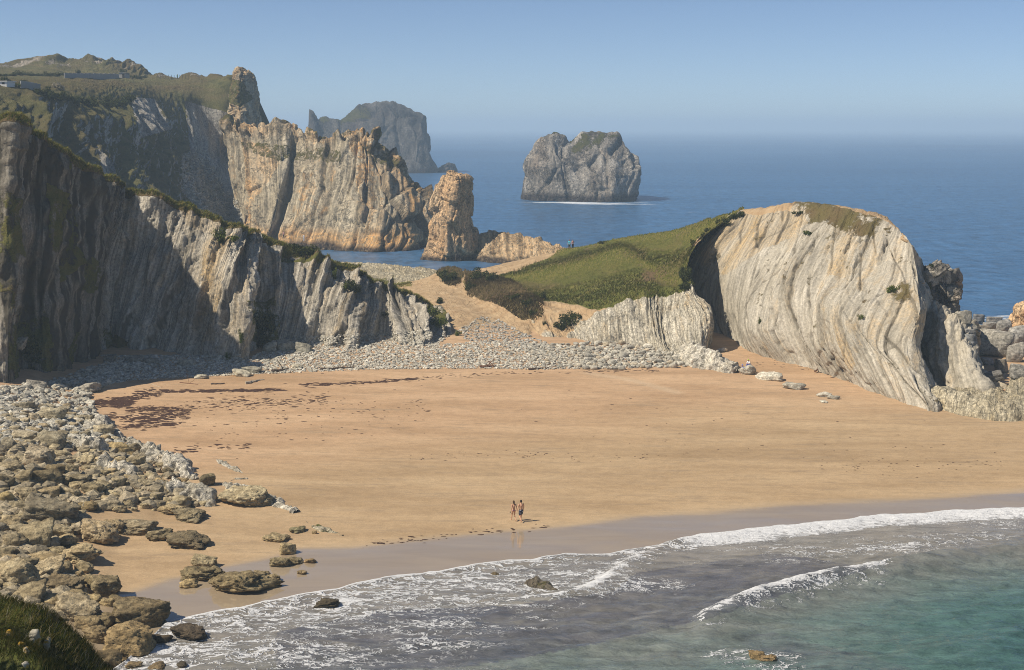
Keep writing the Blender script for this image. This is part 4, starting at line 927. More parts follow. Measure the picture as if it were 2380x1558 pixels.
# -- yellowish ledges at the foot of the massif
def build_ledge(front, back, h, label, extra=6.0, seed=0.0):
    ribs = []
    for (a, b, k) in zip(front, back, h):
        p0 = Gb(*a); p1 = Gb(*b); 
        ribs.append(np.array([p0 + [0, 0, -1], p0 + [.05, .1, .12], p0 * .75 + p1 * .25 + [0, 0, k * .8], p0 * .4 + p1 * .6 + [0, 0, k], p1 + [0, 0, k * .8], p1 + [1, extra, -1.5]]))
    g, su, tv, tu = loft(ribs, [4, 18, 24, 20, 10], 0.13)
    S, T = arcs(g, su); n = normals(g)
    d = .40 * beds(S + seed, T, 1.2, .7) + .22 * beds(S, T, .45, .5) + .45 * fbm(S * .35, T * .35, seed + 2., 4) + .3 * terrace(fbm(S * .2, T * .5, seed + 4., 3), 5) 
    gg = g + n * (d * sstep(.1, 1.1, tv)[:, None])[..., None]
    o = surf_object('rock_ledge', gg, M['ledge'], S, T, {'wet': .3 * sstep(.9, .5, tv)[:, None] * np.ones_like(S), 'veg': S * 0, 'och': S * 0})
    tag(o, label, 'rock ledge')
build_ledge([(2085, 928), (2120, 938), (2180, 952), (2240, 967), (2300, 977), (2380, 982), (2500, 984)], [(2100, 915), (2150, 925), (2210, 935), (2260, 938), (2310, 938), (2390, 942), (2500, 946)], [.9, 1.5, 1.7, 1.6, 1.6, 1.5, 1.4],
            'long yellowish ledge along the sand below the massif', seed=3.)
build_ledge([(2180, 925), (2215, 935), (2255, 938), (2300, 938), (2325, 935)], [(2190, 912), (2225, 916), (2262, 914), (2300, 912), (2330, 908)], [.4, .9, 1.1, 1.0, .5], 'stepped inner ledge between the pale slab and the long ledge', 3.0, seed=11.)
build_ledge([(2325, 938), (2345, 945), (2380, 950), (2430, 955), (2500, 960)], [(2345, 912), (2360, 905), (2390, 905), (2440, 908), (2500, 910)], [1.2, 2.6, 2.8, 2.4, 2.0], 'taller brown ledge with a dark flank at the end of the cove', 4.0, seed=17.)

# ------------------------------------------------------------------ rays onto what has been built
_v, _f, _k = [], [], 0
for tv_, tf_ in TERRAIN:
    _v.append(tv_); _f.append(tf_ + _k); _k += len(tv_)
BVH = BVHTree.FromPolygons(np.concatenate(_v).tolist(), np.concatenate(_f).tolist())
def hit(vx, vy):
    d = Vector(ray(vx, vy)).normalized()
    r = BVH.ray_cast(Vector((0, 0, H)), d, 5000)
    return (r[0], r[1]) if r[0] is not None else (None, None)
def down(x, y, z=120):
    r = BVH.ray_cast(Vector((x, y, z)), Vector((0, 0, -1)), 500)
    return r[0].z if r[0] is not None else 0.0

# ------------------------------------------------------------------ loose rock
def stone_mat(name, c0, c1, c2, byobj=True, scale=1.0, bump=0.7, wetline=None):
    t = NT(name); p = t.geo('Position')
    oi = t.n.new('ShaderNodeObjectInfo')
    n1 = t.noise(p, 0.9 * scale, 6, 0.68); n2 = t.noise(p, 4.5 * scale, 6, 0.72); n3 = t.noise(t.map(p, (1, 1, 3.5)), 1.3 * scale, 4, 0.6)
    f = t.math('ADD', t.math('MULTIPLY', n1, 0.55), t.math('MULTIPLY', n3, 0.45))
    col = t.ramp(f, [(0.32, c0), (0.5, c1), (0.68, c2)])
    col = t.mix(1.0, col, oi.outputs['Color'], 'MULTIPLY')
    rnd = oi.outputs['Random'] if byobj else t.attr('rnd')
    col = t.mix(1.0, col, t.math('MULTIPLY_ADD', rnd, 0.6, 0.7), 'MULTIPLY')
    col = t.mix(t.math('MULTIPLY', t.ss(rnd, 0.7, 1.0), 0.5), col, (0.40, 0.28, 0.13) if byobj else (0.36, 0.29, 0.19))
    col = t.mix(t.ss(n2, 0.50, 0.68, 0, 0.75), col, sat(c0, 0.35))
    col = t.mix(1.0, col, t.ss(t.noise(p, 2.2 * scale, 5, 0.7), 0.32, 0.68, 0.6, 1.3), 'MULTIPLY')
    h = t.math('ADD', t.math('MULTIPLY', n1, 1.2), t.math('ADD', t.math('MULTIPLY', n2, 0.8), t.math('MULTIPLY', n3, 0.8)))
    return t.done(t.bsdf(col, 0.9, 0.2, t.bump(h, bump, 0.18)))
M['boulder'] = stone_mat('weathered_boulder', (0.16, 0.13, 0.08), (0.37, 0.315, 0.215), (0.53, 0.475, 0.345), bump=1.0)
M['pale_stone'] = stone_mat('pale_stone', (0.34, 0.315, 0.255), (0.50, 0.475, 0.40), (0.62, 0.59, 0.51))
M['pebble'] = stone_mat('pebbles', (0.28, 0.265, 0.22), (0.45, 0.43, 0.37), (0.62, 0.60, 0.54), byobj=False)
M['grey_block'] = stone_mat('grey_block', (0.17, 0.16, 0.14), (0.31, 0.295, 0.26), (0.44, 0.42, 0.38))

_ico = {}
def ico(sub):
    if sub not in _ico:
        bm = bmesh.new(); bmesh.ops.create_icosphere(bm, subdivisions=sub, radius=1.0)
        bm.verts.ensure_lookup_table()
        V = np.array([v.co[:] for v in bm.verts]); F = np.array([[v.index for v in f.verts] for f in bm.faces]); bm.free()
        V /= np.linalg.norm(V, axis=1, keepdims=True); _ico[sub] = (V, F)
    return _ico[sub]
def stone_verts(seed, sub=4, kind='round', rough=0.10):
    r = np.random.default_rng(seed); V, F = ico(sub)
    n = {'round': 14, 'block': 9, 'slab': 8}[kind]; p = {'round': 10, 'block': 30, 'slab': 34}[kind]
    N = r.normal(size=(n, 3)); N /= np.linalg.norm(N, axis=1, keepdims=True)
    D = r.uniform(0.72, 1.05, n)
    ex = np.array([[0, 0, 1.0], [0, 0, -1], [1, 0, 0], [-1, 0, 0], [0, 1, 0], [0, -1, 0]]) + r.normal(size=(6, 3)) * 0.12
    ex /= np.linalg.norm(ex, axis=1, keepdims=True)
    N = np.concatenate([N, ex]); D = np.concatenate([D, np.full(6, 0.95) if kind == 'round' else np.full(6, 0.82)])
    a = np.maximum(V @ N.T, 0) / D
    rad = (a ** p).sum(1) ** (-1.0 / p)
    P = V * rad[:, None]
    s = seed * 1.37
    d = rough * (1.3 * fbm(P[:, 0] * 1.6 + s, P[:, 1] * 1.6, P[:, 2] * 2.2, 3) + 0.6 * ridged(P[:, 0] * 3.5, P[:, 1] * 3.5 + s, P[:, 2] * 4.5, 3) * 0.5 + 0.35 * fbm(P[:, 0] * 9, P[:, 1] * 9, P[:, 2] * 9 + s, 2))
    pit, pid = cells(P[:, 0] * 3.2 + s, P[:, 1] * 3.2, P[:, 2] * 3.6); d = d + rough * (0.5 * (pid - .5) - 0.35 * sstep(.10, 0, pit))
    if kind != 'round': d = d + rough * 0.7 * beds(P[:, 2] * 1.0 + 0.2 * P[:, 0], P[:, 0], 0.22, 0.4, 0.5)
    P = P * (1 + d)[:, None]
    return P, F
_sd = {}
def stone_data(i, kind, sub, mat, rough=0.10):
    k = (i, kind, sub, mat, rough)
    if k not in _sd:
        P, F = stone_verts(100 + i * 7 + {'round': 0, 'block': 1000, 'slab': 2000}[kind], sub, kind, rough)
        me = bpy.data.meshes.new('stone'); me.from_pydata(P.tolist(), [], F.tolist()); me.polygons.foreach_set('use_smooth', np.full(len(F), True))
        me.materials.append(M[mat]); me.update(); _sd[k] = me
    return _sd[k]
def camdepth(p): return p[1] * CP - (p[2] - H) * SP
def put_stone(name, vx, vy, w, h, label, cat, group=None, kind='round', i=0, sub=4, mat='boulder', tone=(1, 1, 1), ground='beach', rough=0.10, rz=None, deep=0.75, tilt=0.12, sink=0.30, rnd=random):
    by = vy + 0.40 * h
    if ground == 'beach': b = Gb(vx, by)
    else:
        q, _ = hit(vx, by)
        if q is None: return None
        if name == 'scree_block' and q[1] < 300: return None
        b = np.array(q)
    dep = camdepth(b); wm = w / FV * dep; dm = deep * wm; sn = min(0.5, (H - b[2]) / b[1])
    hm = max(0.36 * wm, (h / FV * dep - dm * sn * 0.5) / 0.95)
    hm = min(hm, 1.1 * wm) if kind != 'slab' else max(hm, 0.2 * wm)
    o = bpy.data.objects.new(name, stone_data(i, kind, sub, mat, rough))
    o.location = (b[0], b[1] + dm * 0.42, b[2] + hm * (0.5 - sink * 0.6))
    o.scale = (wm * 0.53, dm * 0.55, hm * 0.60)
    a = rnd.uniform(-0.35, 0.35) if rz is None else rz
    o.rotation_euler = (rnd.uniform(-tilt, tilt), rnd.uniform(-tilt, tilt), a)
    o.color = (*tone, 1)
    link(o); tag(o, label, cat, group); return o

rb = random.Random(5)
BIG = [  # vx, vy, w, h, kind, tone, label
    (83, 1066, 70, 52, 'slab', (1.25, 1.2, 1.15), 'pale block with a flat tilted top lying on the boulder slope'),
    (105, 1195, 134, 60, 'slab', (0.98, .96, .9), 'huge flat-topped tan slab with a dark underside at the jumble edge'),
    (220, 1240, 96, 56, 'round', (1.05, 1.0, .92), 'broad rounded pitted boulder heading a row out across the sand'),
    (257, 1226, 46, 34, 'round', (.95, .9, .8), 'knobbly boulder wedged behind the broad rounded one'),
    (312, 1231, 84, 32, 'block', (.9, .85, .75), 'long low boulder midway along the row on the sand'),
    (370, 1245, 58, 32, 'round', (.8, .75, .62), 'dark pitted boulder next to last in the row on sand'),
    (432, 1262, 94, 34, 'round', (.72, .66, .55), 'dark craggy boulder ending the row on the sand'),
    (180, 1296, 100, 32, 'round', (1.05, .98, .82), 'long yellow-tan boulder alone on a tongue of sand'),
    (100, 1330, 72, 46, 'block', (1.05, .98, .85), 'square tan boulder above the grassy knoll'),
    (35, 1338, 96, 78, 'block', (1.0, .94, .8), 'big tan boulder with a dark split face above the grassy knoll'),
    (138, 1360, 92, 42, 'round', (.62, .56, .46), 'dark hollowed boulder above the grassy knoll'),
    (243, 1366, 66, 54, 'block', (.75, .69, .55), 'steep triangular brown boulder at the wet sand edge'),
    (172, 1420, 112, 66, 'block', (.92, .9, .84), 'big grey smooth-faced boulder just behind the grassy knoll'),
    (320, 1430, 134, 76, 'slab', (.62, .55, .42), 'massive dark brown slab leaning toward the foam'),
    (292, 1490, 118, 86, 'block', (.72, .62, .45), 'massive brown boulder standing in the foam'),
    (437, 1476, 80, 32, 'round', (.40, .36, .34), 'flat dark wet rock ringed by foam'),
    (220, 1478, 54, 42, 'block', (.7, .62, .48), 'brown boulder filling the gap behind the massive foam-side boulder'),
    (472, 1307, 58, 34, 'block', (1.0, .95, .8), 'squat tan boulder crowning the cluster at the water film'),
    (455, 1338, 78, 30, 'round', (.95, .88, .68), 'flat crusted rock of the cluster at the water film'),
    (500, 1333, 44, 24, 'round', (.9, .84, .66), 'narrow crusted rock at the outer side of the water film cluster'),
    (438, 1358, 38, 24, 'round', (1.0, .9, .66), 'small yellowish rock at the foot of the water film cluster'),
    (515, 1352, 38, 18, 'round', (.85, .78, .6), 'small low rock standing in the water film'),
    (537, 1370, 118, 30, 'round', (.75, .68, .52), 'long dark crusted rock lying in the water film'),
    (668, 1278, 40, 30, 'block', (1.05, 1.0, .82), 'upright tan rock at the edge of the wet sand'),
    (652, 1308, 46, 26, 'round', (.75, .7, .55), 'craggy dark rock in the wet sand below the upright one'),
    (682, 1305, 38, 18, 'round', (.8, .75, .6), 'low rock touching the craggy dark rock in wet sand'),
    (635, 1256, 46, 13, 'round', (.9, .85, .7), 'flat rock barely rising from the sand'),
    (605, 1337, 42, 15, 'round', (.9, .82, .65), 'flat rock in the shallow film beside a twin'),
    (633, 1344, 38, 17, 'round', (.85, .78, .6), 'rounded low rock beside its flat twin in the film'),
    (690, 1236, 40, 10, 'round', (.85, .85, .65), 'thin rock sliver in a small pool'),
    (730, 1238, 13, 9, 'block', (.8, .74, .6), 'lone small stone near the mossy ridge end'),
    (762, 1407, 52, 20, 'round', (.32, .30, .26), 'black wet rock in the lacy foam'),
    (480, 1117, 38, 32, 'block', (.9, .86, .7), 'hollowed boulder at the tip of the white bedded ridge'),
    (572, 1160, 112, 46, 'round', (1.15, 1.1, .95), 'broad rounded tan rock mass on the open sand'),
    (392, 1188, 60, 24, 'round', (1.0, .95, .8), 'low crusted rock at the end of the boulder tongue'),
    (440, 1196, 62, 28, 'round', (1.1, 1.05, .9), 'pale crusted rock at the end of the boulder tongue'),
    (435, 1206, 56, 18, 'round', (1.05, 1.0, .85), 'small stepped rock before the boulder tongue'),
    (1150, 1335, 18, 8, 'round', (.5, .45, .35), 'small rock peeping from the foam sheet'),
    (1762, 1526, 38, 24, 'block', (.62, .52, .36), 'brown rock breaking the green water'),
    (1790, 1537, 42, 14, 'round', (.42, .35, .28), 'low dark rock touching the brown one in green water'),
    (420, 1549, 28, 16, 'round', (.28, .27, .26), 'small black rock in the foam below the massive boulder'),
    (365, 1555, 40, 14, 'round', (.30, .28, .26), 'low black rock in the foam near the knoll'),
    (305, 1549, 36, 18, 'round', (.30, .28, .26), 'black rock between the knoll and the foam'),
    (720, 1307, 26, 7, 'round', (.6, .5, .4), 'thin dark rock sliver in the water film'),
    (700, 1333, 24, 7, 'round', (.55, .5, .42), 'thin grey rock sliver in the water film'),
]
MIDS = [(103, 1114, 72, 46, 'block', (.72, .66, .52)), (50, 1116, 48, 38, 'block', (.9, .84, .7)), (125, 1096, 46, 30, 'slab', (.8, .72, .55)), (110, 1024, 66, 42, 'round', (1.05, 1.05, 1.0)),
        (15, 1034, 36, 32, 'round', (.9, .9, .88)), (22, 1089, 58, 30, 'slab', (.75, .7, .6)), (12, 1121, 34, 34, 'block', (.85, .8, .68)), (215, 1139, 48, 36, 'block', (.95, .9, .74)),
        (330, 1126, 60, 27, 'round', (1.1, 1.05, .92)), (175, 1114, 56, 24, 'slab', (1.05, 1.0, .86)), (235, 1129, 42, 24, 'round', (.95, .9, .75)), (305, 1154, 24, 22, 'round', (.9, .85, .7)),
        (275, 1154, 32, 18, 'block', (.95, .9, .75)), (165, 1094, 32, 28, 'block', (.9, .85, .72)), (50, 1019, 62, 22, 'slab', (1.2, 1.18, 1.12)), (120, 966, 56, 36, 'round', (1.15, 1.15, 1.1)),
        (77, 971, 30, 22, 'round', (1.25, 1.22, 1.18)), (270, 1044, 62, 34, 'block', (1.05, .95, .68)), (197, 1178, 52, 24, 'round', (1.15, 1.0, .7)), (245, 1178, 60, 22, 'round', (.98, .95, .88)),
        (125, 1240, 80, 30, 'round', (1.0, .95, .82)), (150, 1258, 62, 32, 'round', (.95, .9, .76)), (70, 1255, 82, 58, 'block', (.95, .9, .76)), (25, 1262, 62, 42, 'round', (.8, .76, .66)),
        (12, 1288, 46, 34, 'block', (.9, .86, .74)), (100, 1298, 78, 40, 'round', (.92, .86, .72)), (147, 1318, 40, 32, 'round', (.75, .7, .58)), (165, 1340, 52, 26, 'block', (.85, .8, .68)),
        (165, 1388, 62, 24, 'round', (.95, .86, .66)), (250, 1402, 34, 22, 'round', (.95, .88, .68)), (215, 1392, 40, 22, 'round', (.95, .85, .62)), (40, 1180, 50, 34, 'block', (.92, .88, .76)),
        (20, 1215, 54, 34, 'round', (.95, .92, .82)), (45, 1232, 50, 28, 'block', (.88, .84, .74)), (175, 1272, 34, 18, 'round', (1, .92, .7)), (8, 1160, 44, 32, 'round', (1, .9, .6)), (60, 1390, 70, 50, 'block', (.9, .84, .7)), (118, 1402, 62, 40, 'block', (.86, .8, .64)), (205, 1352, 44, 30, 'round', (.8, .74, .58)), (236, 1446, 58, 40, 'block', (.6, .54, .4)), (268, 1398, 40, 26, 'block', (.9, .82, .6)),
        (250, 1532, 60, 40, 'block', (.55, .48, .36)), (200, 1450, 60, 40, 'block', (.7, .64, .5)), (372, 1488, 46, 24, 'round', (.4, .35, .3)), (60, 1320, 60, 44, 'block', (.95, .9, .76)), (130, 1285, 50, 30, 'block', (.9, .85, .7)), (190, 1320, 46, 26, 'round', (.8, .74, .6)), (60, 1150, 56, 36, 'block', (.95, .9, .78)), (110, 1150, 50, 34, 'slab', (.9, .85, .72)), (160, 1150, 46, 32, 'block', (.98, .92, .78))]
def build_boulders():
    for k, (vx, vy, w, h, kd, tn, lb) in enumerate(BIG):
        put_stone('boulder', vx, vy, w, h, lb, 'boulder', 'boulders with a look of their own', kd, k, 5 if w > 40 else 4, 'boulder', tn, rough=0.20 if kd == 'round' else 0.13, rnd=rb)
    taken = [(b[0], b[1], b[2], b[3]) for b in BIG]
    def words_for(vx, vy, w, kd, tn):
        look = {'round': 'rounded', 'block': 'angular', 'slab': 'flat-topped'}[kd]
        lum = sum(tn) / 3; hue = 'dark brown' if lum < .76 else 'yellowish' if tn[2] < .72 * tn[0] else 'tan' if lum < 1.0 else 'pale grey'
        b = min(BIG, key=lambda q: (q[0] - vx) ** 2 + (1.6 * (q[1] - vy)) ** 2); dist = math.hypot(b[0] - vx, 1.6 * (b[1] - vy))
        near = 'beside the ' + ' '.join(b[6].split()[:5]) if dist < 120 else 'in the upper jumble near the cliff foot' if vy < 1010 else 'in the thick of the shore jumble'
        while near.split()[-1] in ('a', 'at', 'in', 'of', 'the', 'with', 'on', 'out', 'and', 'behind', 'along', 'above', 'just', 'next', 'to', 'its', 'from', 'by', 'midway', 'barely', 'crowning', 'heading', 'ending'): near = ' '.join(near.split()[:-1])
        return '%s %s %s boulder %s' % ('large' if w > 44 else 'middling' if w > 24 else 'small', look, hue, near)
    for k, (vx, vy, w, h, kd, tn) in enumerate(MIDS):
        put_stone('boulder', vx, vy, w, h, words_for(vx, vy, w, kd, tn), 'boulder', 'boulders of the shore jumble', kd, k % 14, 4, 'boulder', tn, rough=0.14, rnd=rb)
        taken.append((vx, vy, w, h))
    poly = [(-30, 945), (60, 940), (150, 935), (200, 960), (250, 1002), (330, 1050), (420, 1112), (500, 1180), (440, 1195), (300, 1185), (185, 1190), (200, 1225), (120, 1270), (130, 1310), (150, 1350), (220, 1400), (170, 1440), (-40, 1440)]
    n = 0; tries = 0
    while n < 262 and tries < 9000:
        tries += 1
        vx, vy = rb.uniform(-30, 500), rb.uniform(930, 1440)
        if not inpoly(np.array([[vx, vy]]), poly)[0]: continue
        w = min(64, rb.lognormvariate(3.28, 0.36)) * (0.75 + 0.5 * (vy - 930) / 500); h = w * rb.uniform(0.5, 0.72)
        if any(abs(vx - a) < 0.30 * (w + c) and abs(vy - b) < 0.28 * (h + e) for a, b, c, e in taken): continue
        taken.append((vx, vy, w, h)); n += 1
        up = min(1, max(0, (1090 - vy) / 150)); g = rb.uniform(.9, 1.22)
        tn = (g * (1 + .22 * up), g * (.95 + .27 * up), g * (.80 + .40 * up))
        kd = rb.choice(['block', 'slab', 'slab', 'slab', 'block', 'round'])
        put_stone('boulder', vx, vy, w, h, words_for(vx, vy, w, kd, tn), 'boulder', 'boulders of the shore jumble', kd, rb.randrange(14), 4 if w > 30 else 3, 'boulder', tn, rough=0.14, rnd=rb)
build_boulders()

# white stones of the bank, blocks by the cliff, scree, pile behind the massif
def build_stones():
    rs = random.Random(21)
    poly = [(1235, 800), (1330, 800), (1420, 795), (1500, 802), (1570, 822), (1625, 838), (1655, 850), (1560, 852), (1400, 857), (1290, 852), (1240, 838)]
    taken = []; n = 0; tr = 0
    while n < 260 and tr < 9000:
        tr += 1
        vx, vy = rs.uniform(1235, 1655), rs.uniform(795, 858)
        if not inpoly(np.array([[vx, vy]]), poly)[0]: continue
        w = rs.uniform(9, 22) * (0.75 + 0.35 * (vx > 1340)); h = w * rs.uniform(.5, .68)
        if any(abs(vx - a) < .34 * (w + c) and abs(vy - b) < .30 * (h + e) for a, b, c, e in taken): continue
        taken.append((vx, vy, w, h)); n += 1; g = rs.uniform(.85, 1.1)
        put_stone('beach_stone', vx, vy, w, h, ('%s pale rounded stone of the bank %s' % ('large' if w > 17 else 'small', 'below the white outcrop' if vx > 1480 else 'beside the driftwood poles' if vx > 1330 else 'where pebbles turn to stones')), 'stone', 'stones of the bank below the outcrop', 'round', rs.randrange(12), 3, 'pale_stone', (g, g * .98, g * .94), rough=.08, rnd=rs, ground='hit')
    for vx, vy, w, h, lb in [(625, 810, 34, 24, 'pale angular block under the shaded recess of the grey cliff'), (662, 805, 52, 30, 'pale slab leaning on rubble at the grey cliff foot'), (704, 810, 40, 26, 'yellowish squared block at the grey cliff foot'),
                             (252, 836, 26, 18, 'grey block lying in the cliff corner'), (310, 838, 44, 14, 'flat grey slab in the shade of the cliff'), (350, 840, 36, 14, 'thick grey slab in the shade of the cliff'), (432, 845, 44, 20, 'tan squared block on the shaded pebbles'),
                             (80, 895, 50, 22, 'tilted grey slab at the foot of the dark cliff'), (195, 905, 60, 18, 'flat grey rock lapped by sand near the cliff corner'), (40, 800, 30, 26, 'pale block caught in the cliff recess'), (560, 870, 46, 16, 'flat pale slab at the front of the pebble bank'),
                             (585, 862, 40, 14, 'grey white slab at the pebble bank front'), (465, 878, 30, 8, 'low flat stone at the sand line'), (180, 923, 30, 12, 'pair-mate yellow stone at the end of the seaweed streak'), (197, 921, 24, 13, 'white stone at the end of the seaweed streak'), (690, 853, 26, 12, 'grey stone in the pebble bank')]:
        put_stone('cliff_block', vx, vy, w, h, lb, 'block', None, 'block' if h > 15 else 'slab', rs.randrange(12), 4, 'grey_block' if vx < 420 else 'pale_stone', (1.15, 1.1, 1.0) if vx < 420 else (.95, .93, .85), rough=.09, rnd=rs, ground='hit')
    poly = [(432, 375), (490, 372), (520, 450), (556, 480), (572, 545), (528, 540), (470, 505), (430, 440)]
    taken = []; n = 0; tr = 0
    while n < 110 and tr < 6000:
        tr += 1
        vx, vy = rs.uniform(425, 575), rs.uniform(370, 545)
        if not inpoly(np.array([[vx, vy]]), poly)[0]: continue
        w = min(38, rs.lognormvariate(2.5, .5)); h = w * rs.uniform(.5, .8)
        if any(abs(vx - a) < .36 * (w + c) and abs(vy - b) < .36 * (h + e) for a, b, c, e in taken): continue
        taken.append((vx, vy, w, h)); n += 1; g = rs.uniform(.9, 1.25)
        put_stone('scree_block', vx, vy, w, h, '%s angular grey block %s' % ('large' if w > 13 else 'small', 'low on the scree by the ochre wall' if vy > 480 else 'high on the scree under the headland cliff'), 'block', 'blocks of the scree slope', 'block', rs.randrange(10), 3, 'grey_block', (g, g, g * .97), rough=.07, rnd=rs, ground='hit')
    for vx, vy, w, h, kd, tn, lb in [(2320, 804, 88, 66, 'block', (1.15, 1.12, 1.05), 'largest grey boulder of the pile behind the massif'), (2276, 744, 30, 24, 'slab', (.7, .75, .85), 'blue-grey tilted slab atop the pile behind the massif'),
                                     (2282, 769, 40, 26, 'block', (.95, .85, .72), 'brownish block in the pile behind the massif'), (2255, 774, 28, 18, 'block', (.7, .75, .82), 'small slate-grey block beside the pale slab'), (2260, 793, 34, 28, 'block', (.7, .74, .8), 'slate-grey block under the small slate one'),
                                     (2302, 760, 34, 20, 'slab', (.8, .82, .85), 'thin grey slab bridging two pile blocks'), (2335, 764, 34, 26, 'block', (1.1, 1.1, 1.1), 'pale square block high in the pile'), (2312, 748, 36, 20, 'slab', (1.0, 1.0, 1.0), 'striped pale slab at the pile top'),
                                     (2366, 790, 44, 42, 'block', (1.3, 1.3, 1.28), 'whitish block at the seaward side of the pile'), (2332, 850, 30, 42, 'block', (1.1, 1.02, .9), 'upright finger-like block before the largest boulder'), (2362, 828, 40, 38, 'block', (1.1, 1.06, 1.0), 'rounded grey block beside the upright one'),
                                     (2370, 864, 40, 32, 'block', (1.1, 1.08, 1.02), 'low grey block at the sand below the pile'), (2297, 842, 30, 20, 'block', (.8, .8, .85), 'shaded block wedged under the largest boulder'), (2312, 878, 50, 24, 'slab', (.85, .84, .84), 'leaning dark slab beside the ledge'),
                                     (2243, 740, 38, 32, 'block', (1.1, 1.08, 1.0), 'cracked grey block above the pale slab'), (2168, 648, 44, 34, 'slab', (1.25, 1.2, 1.1), 'smooth pale slab perched on the dark stack'), (2196, 642, 38, 36, 'slab', (1.3, 1.25, 1.12), 'bright wedge-shaped slab perched on the dark stack'), (2213, 672, 24, 40, 'block', (.9, .88, .82), 'rounded block on the shoulder of the dark stack')]:
        put_stone('pile_block', vx, vy, w, h, lb, 'boulder', None, kd, rs.randrange(12), 4, 'grey_block', tn, rough=.07, rnd=rs, ground='hit', sink=.15)
    for vx, vy, w, h, lb in [(1740, 862, 42, 24, 'white rock with two seated people'), (1790, 880, 56, 14, 'long low white rock sinking into the sand'),
                             (1850, 900, 46, 16, 'white humped rock alone on the sand'), (1918, 918, 34, 14, 'twin-humped white rock alone on the sand'), (1940, 925, 26, 10, 'small white rock beside the twin-humped one'), (1915, 935, 20, 6, 'flat white rock sliver in the sand'), (1680, 815, 26, 8, 'grey stones heap on the alcove floor')]:
        put_stone('white_rock', vx, vy, w, h, lb, 'rock', None, 'round', rs.randrange(12), 4, 'pale_stone', (1.15, 1.12, 1.05), rough=.12, rnd=rs, ground='beach', rz=rs.uniform(-.5, -.2), deep=.6)
build_stack('block_stack', [(606, 2146, 2188), (614, 2136, 2204), (640, 2130, 2216), (690, 2130, 2220), (730, 2130, 2228), (765, 2130, 2242), (810, 2125, 2252), (870, 2120, 2262)], 195, 5, M['island'], 0.2, 90, blocks=(.32, 2.0), lump=.8,
            label='dark stack of broken blocks just behind the massif', cat='rock stack', wet_z=0, veg_top=.35, vegpoly=[[(2120, 620), (2160, 640), (2190, 740), (2140, 730)]])
build_stack('orange_rock', [(706, 2380, 2402), (718, 2368, 2425), (742, 2361, 2440), (768, 2355, 2450), (780, 2350, 2455)], 212, 4, M['pillar'], .15, 40, blocks=(.4, .8), lump=.5, label='smooth orange rock beyond the boulder pile', cat='rock', wet_z=0, och=.3)
_v, _f, _k = [], [], 0
for tv_, tf_ in TERRAIN:
    _v.append(tv_); _f.append(tf_ + _k); _k += len(tv_)
BVH = BVHTree.FromPolygons(np.concatenate(_v).tolist(), np.concatenate(_f).tolist())
build_stones()

# white bedded ridges that cross the jumble
def build_bedded(line, w, h, label, seed, mat='white', veg=0.0, wet=0.0):
    P = np.array([Gb(*p_) for p_ in line]); n = len(P)
    ribs = []
    for k in range(n):
        d = P[min(k + 1, n - 1)] - P[max(k - 1, 0)]; d = d[:2] / np.linalg.norm(d[:2]); s = np.array([-d[1], d[0], 0])
        if s[1] > 0: s = -s
        e = max(.10, math.sin(math.pi * k / (n - 1))) ** .6; ww, hh = w * e, h * e - .1
        ww, hh = ww * 1.3, hh * 1.0
        ribs.append(np.array([P[k] + s * ww - [0, 0, .8], P[k] + s * ww * .9, P[k] + s * ww * .45 + [0, 0, hh * .8], P[k] + [0, 0, hh], P[k] - s * ww * .5 + [0, 0, hh * .55], P[k] - s * ww - [0, 0, .5]]))
    g, su, tv, tu = loft(ribs, [3, 10, 10, 8, 6], 0.10)
    S, T = arcs(g, su); nn = normals(g); nn *= np.sign(nn[..., 2:3] + 1e-6)
    d = .45 * beds(S + .8 * T + seed, T, .5, .6) + .6 * beds(S + .7 * T, T, 1.4, .6) + .9 * fbm(S * .45, T * .45, seed, 4) + .35 * fbm(S * 1.6, T * 1.6, seed, 3) - .1
    gg = g + nn * (d * .9 * min(1, h))[..., None]
    o = surf_object('bedded_ridge', gg, M[mat], S * 1.0, T, {'veg': S * 0 + veg, 'wet': S * 0 + wet, 'joint': joints(d, g, 1.0, 3.0)}, terrain=False)
    tag(o, label, 'rock ridge', 'white bedded ridges')
build_bedded([(205, 970), (225, 982), (245, 993), (258, 1002)], .9, .8, 'short white bedded ridge beside the seaweed patch', 1.)
build_bedded([(250, 1003), (275, 1016), (300, 1030), (330, 1042)], .7, .7, 'thin white bedded ridge stepping along the sand edge', 2.)
build_bedded([(320, 1036), (350, 1055), (385, 1078), (420, 1098), (455, 1116)], 1.4, 1.3, 'long white comb-like ridge bordering the open sand', 3.)
build_bedded([(165, 1028), (195, 1040), (225, 1052), (252, 1062)], 1.2, 1.1, 'white bedded ridge inside the upper jumble', 4.)
build_bedded([(225, 1075), (255, 1088), (290, 1102), (330, 1118)], 1.3, 1.0, 'white bedded ridge inside the middle of the jumble', 5.)
build_bedded([(365, 1128), (395, 1136), (430, 1148), (470, 1162), (512, 1182)], 1.3, 1.3, 'white ribbed ridge ending in a sharp wedge on the sand', 6.)
build_bedded([(505, 1122), (540, 1130), (580, 1142), (620, 1160), (650, 1175), (690, 1192)], .8, .6, 'low white ridge running past the broad rock mass', 7.)
build_bedded([(506, 1070), (520, 1078), (540, 1088), (565, 1100)], .35, .25, 'row of white rock tips in the sand', 8.)
build_bedded([(535, 1117), (550, 1113), (575, 1113)], .3, .2, 'white sliver of rock level with the sand', 9.)
build_bedded([(715, 1212), (735, 1222), (765, 1234), (800, 1245)], .5, .3, 'low mossy ridge end sinking into wet sand', 10., 'ledge', .42)
build_bedded([(1212, 1356), (1240, 1360), (1270, 1366), (1298, 1374)], .6, .55, 'long weedy rock rib awash in the surf', 11., 'ledge', .35, .75)

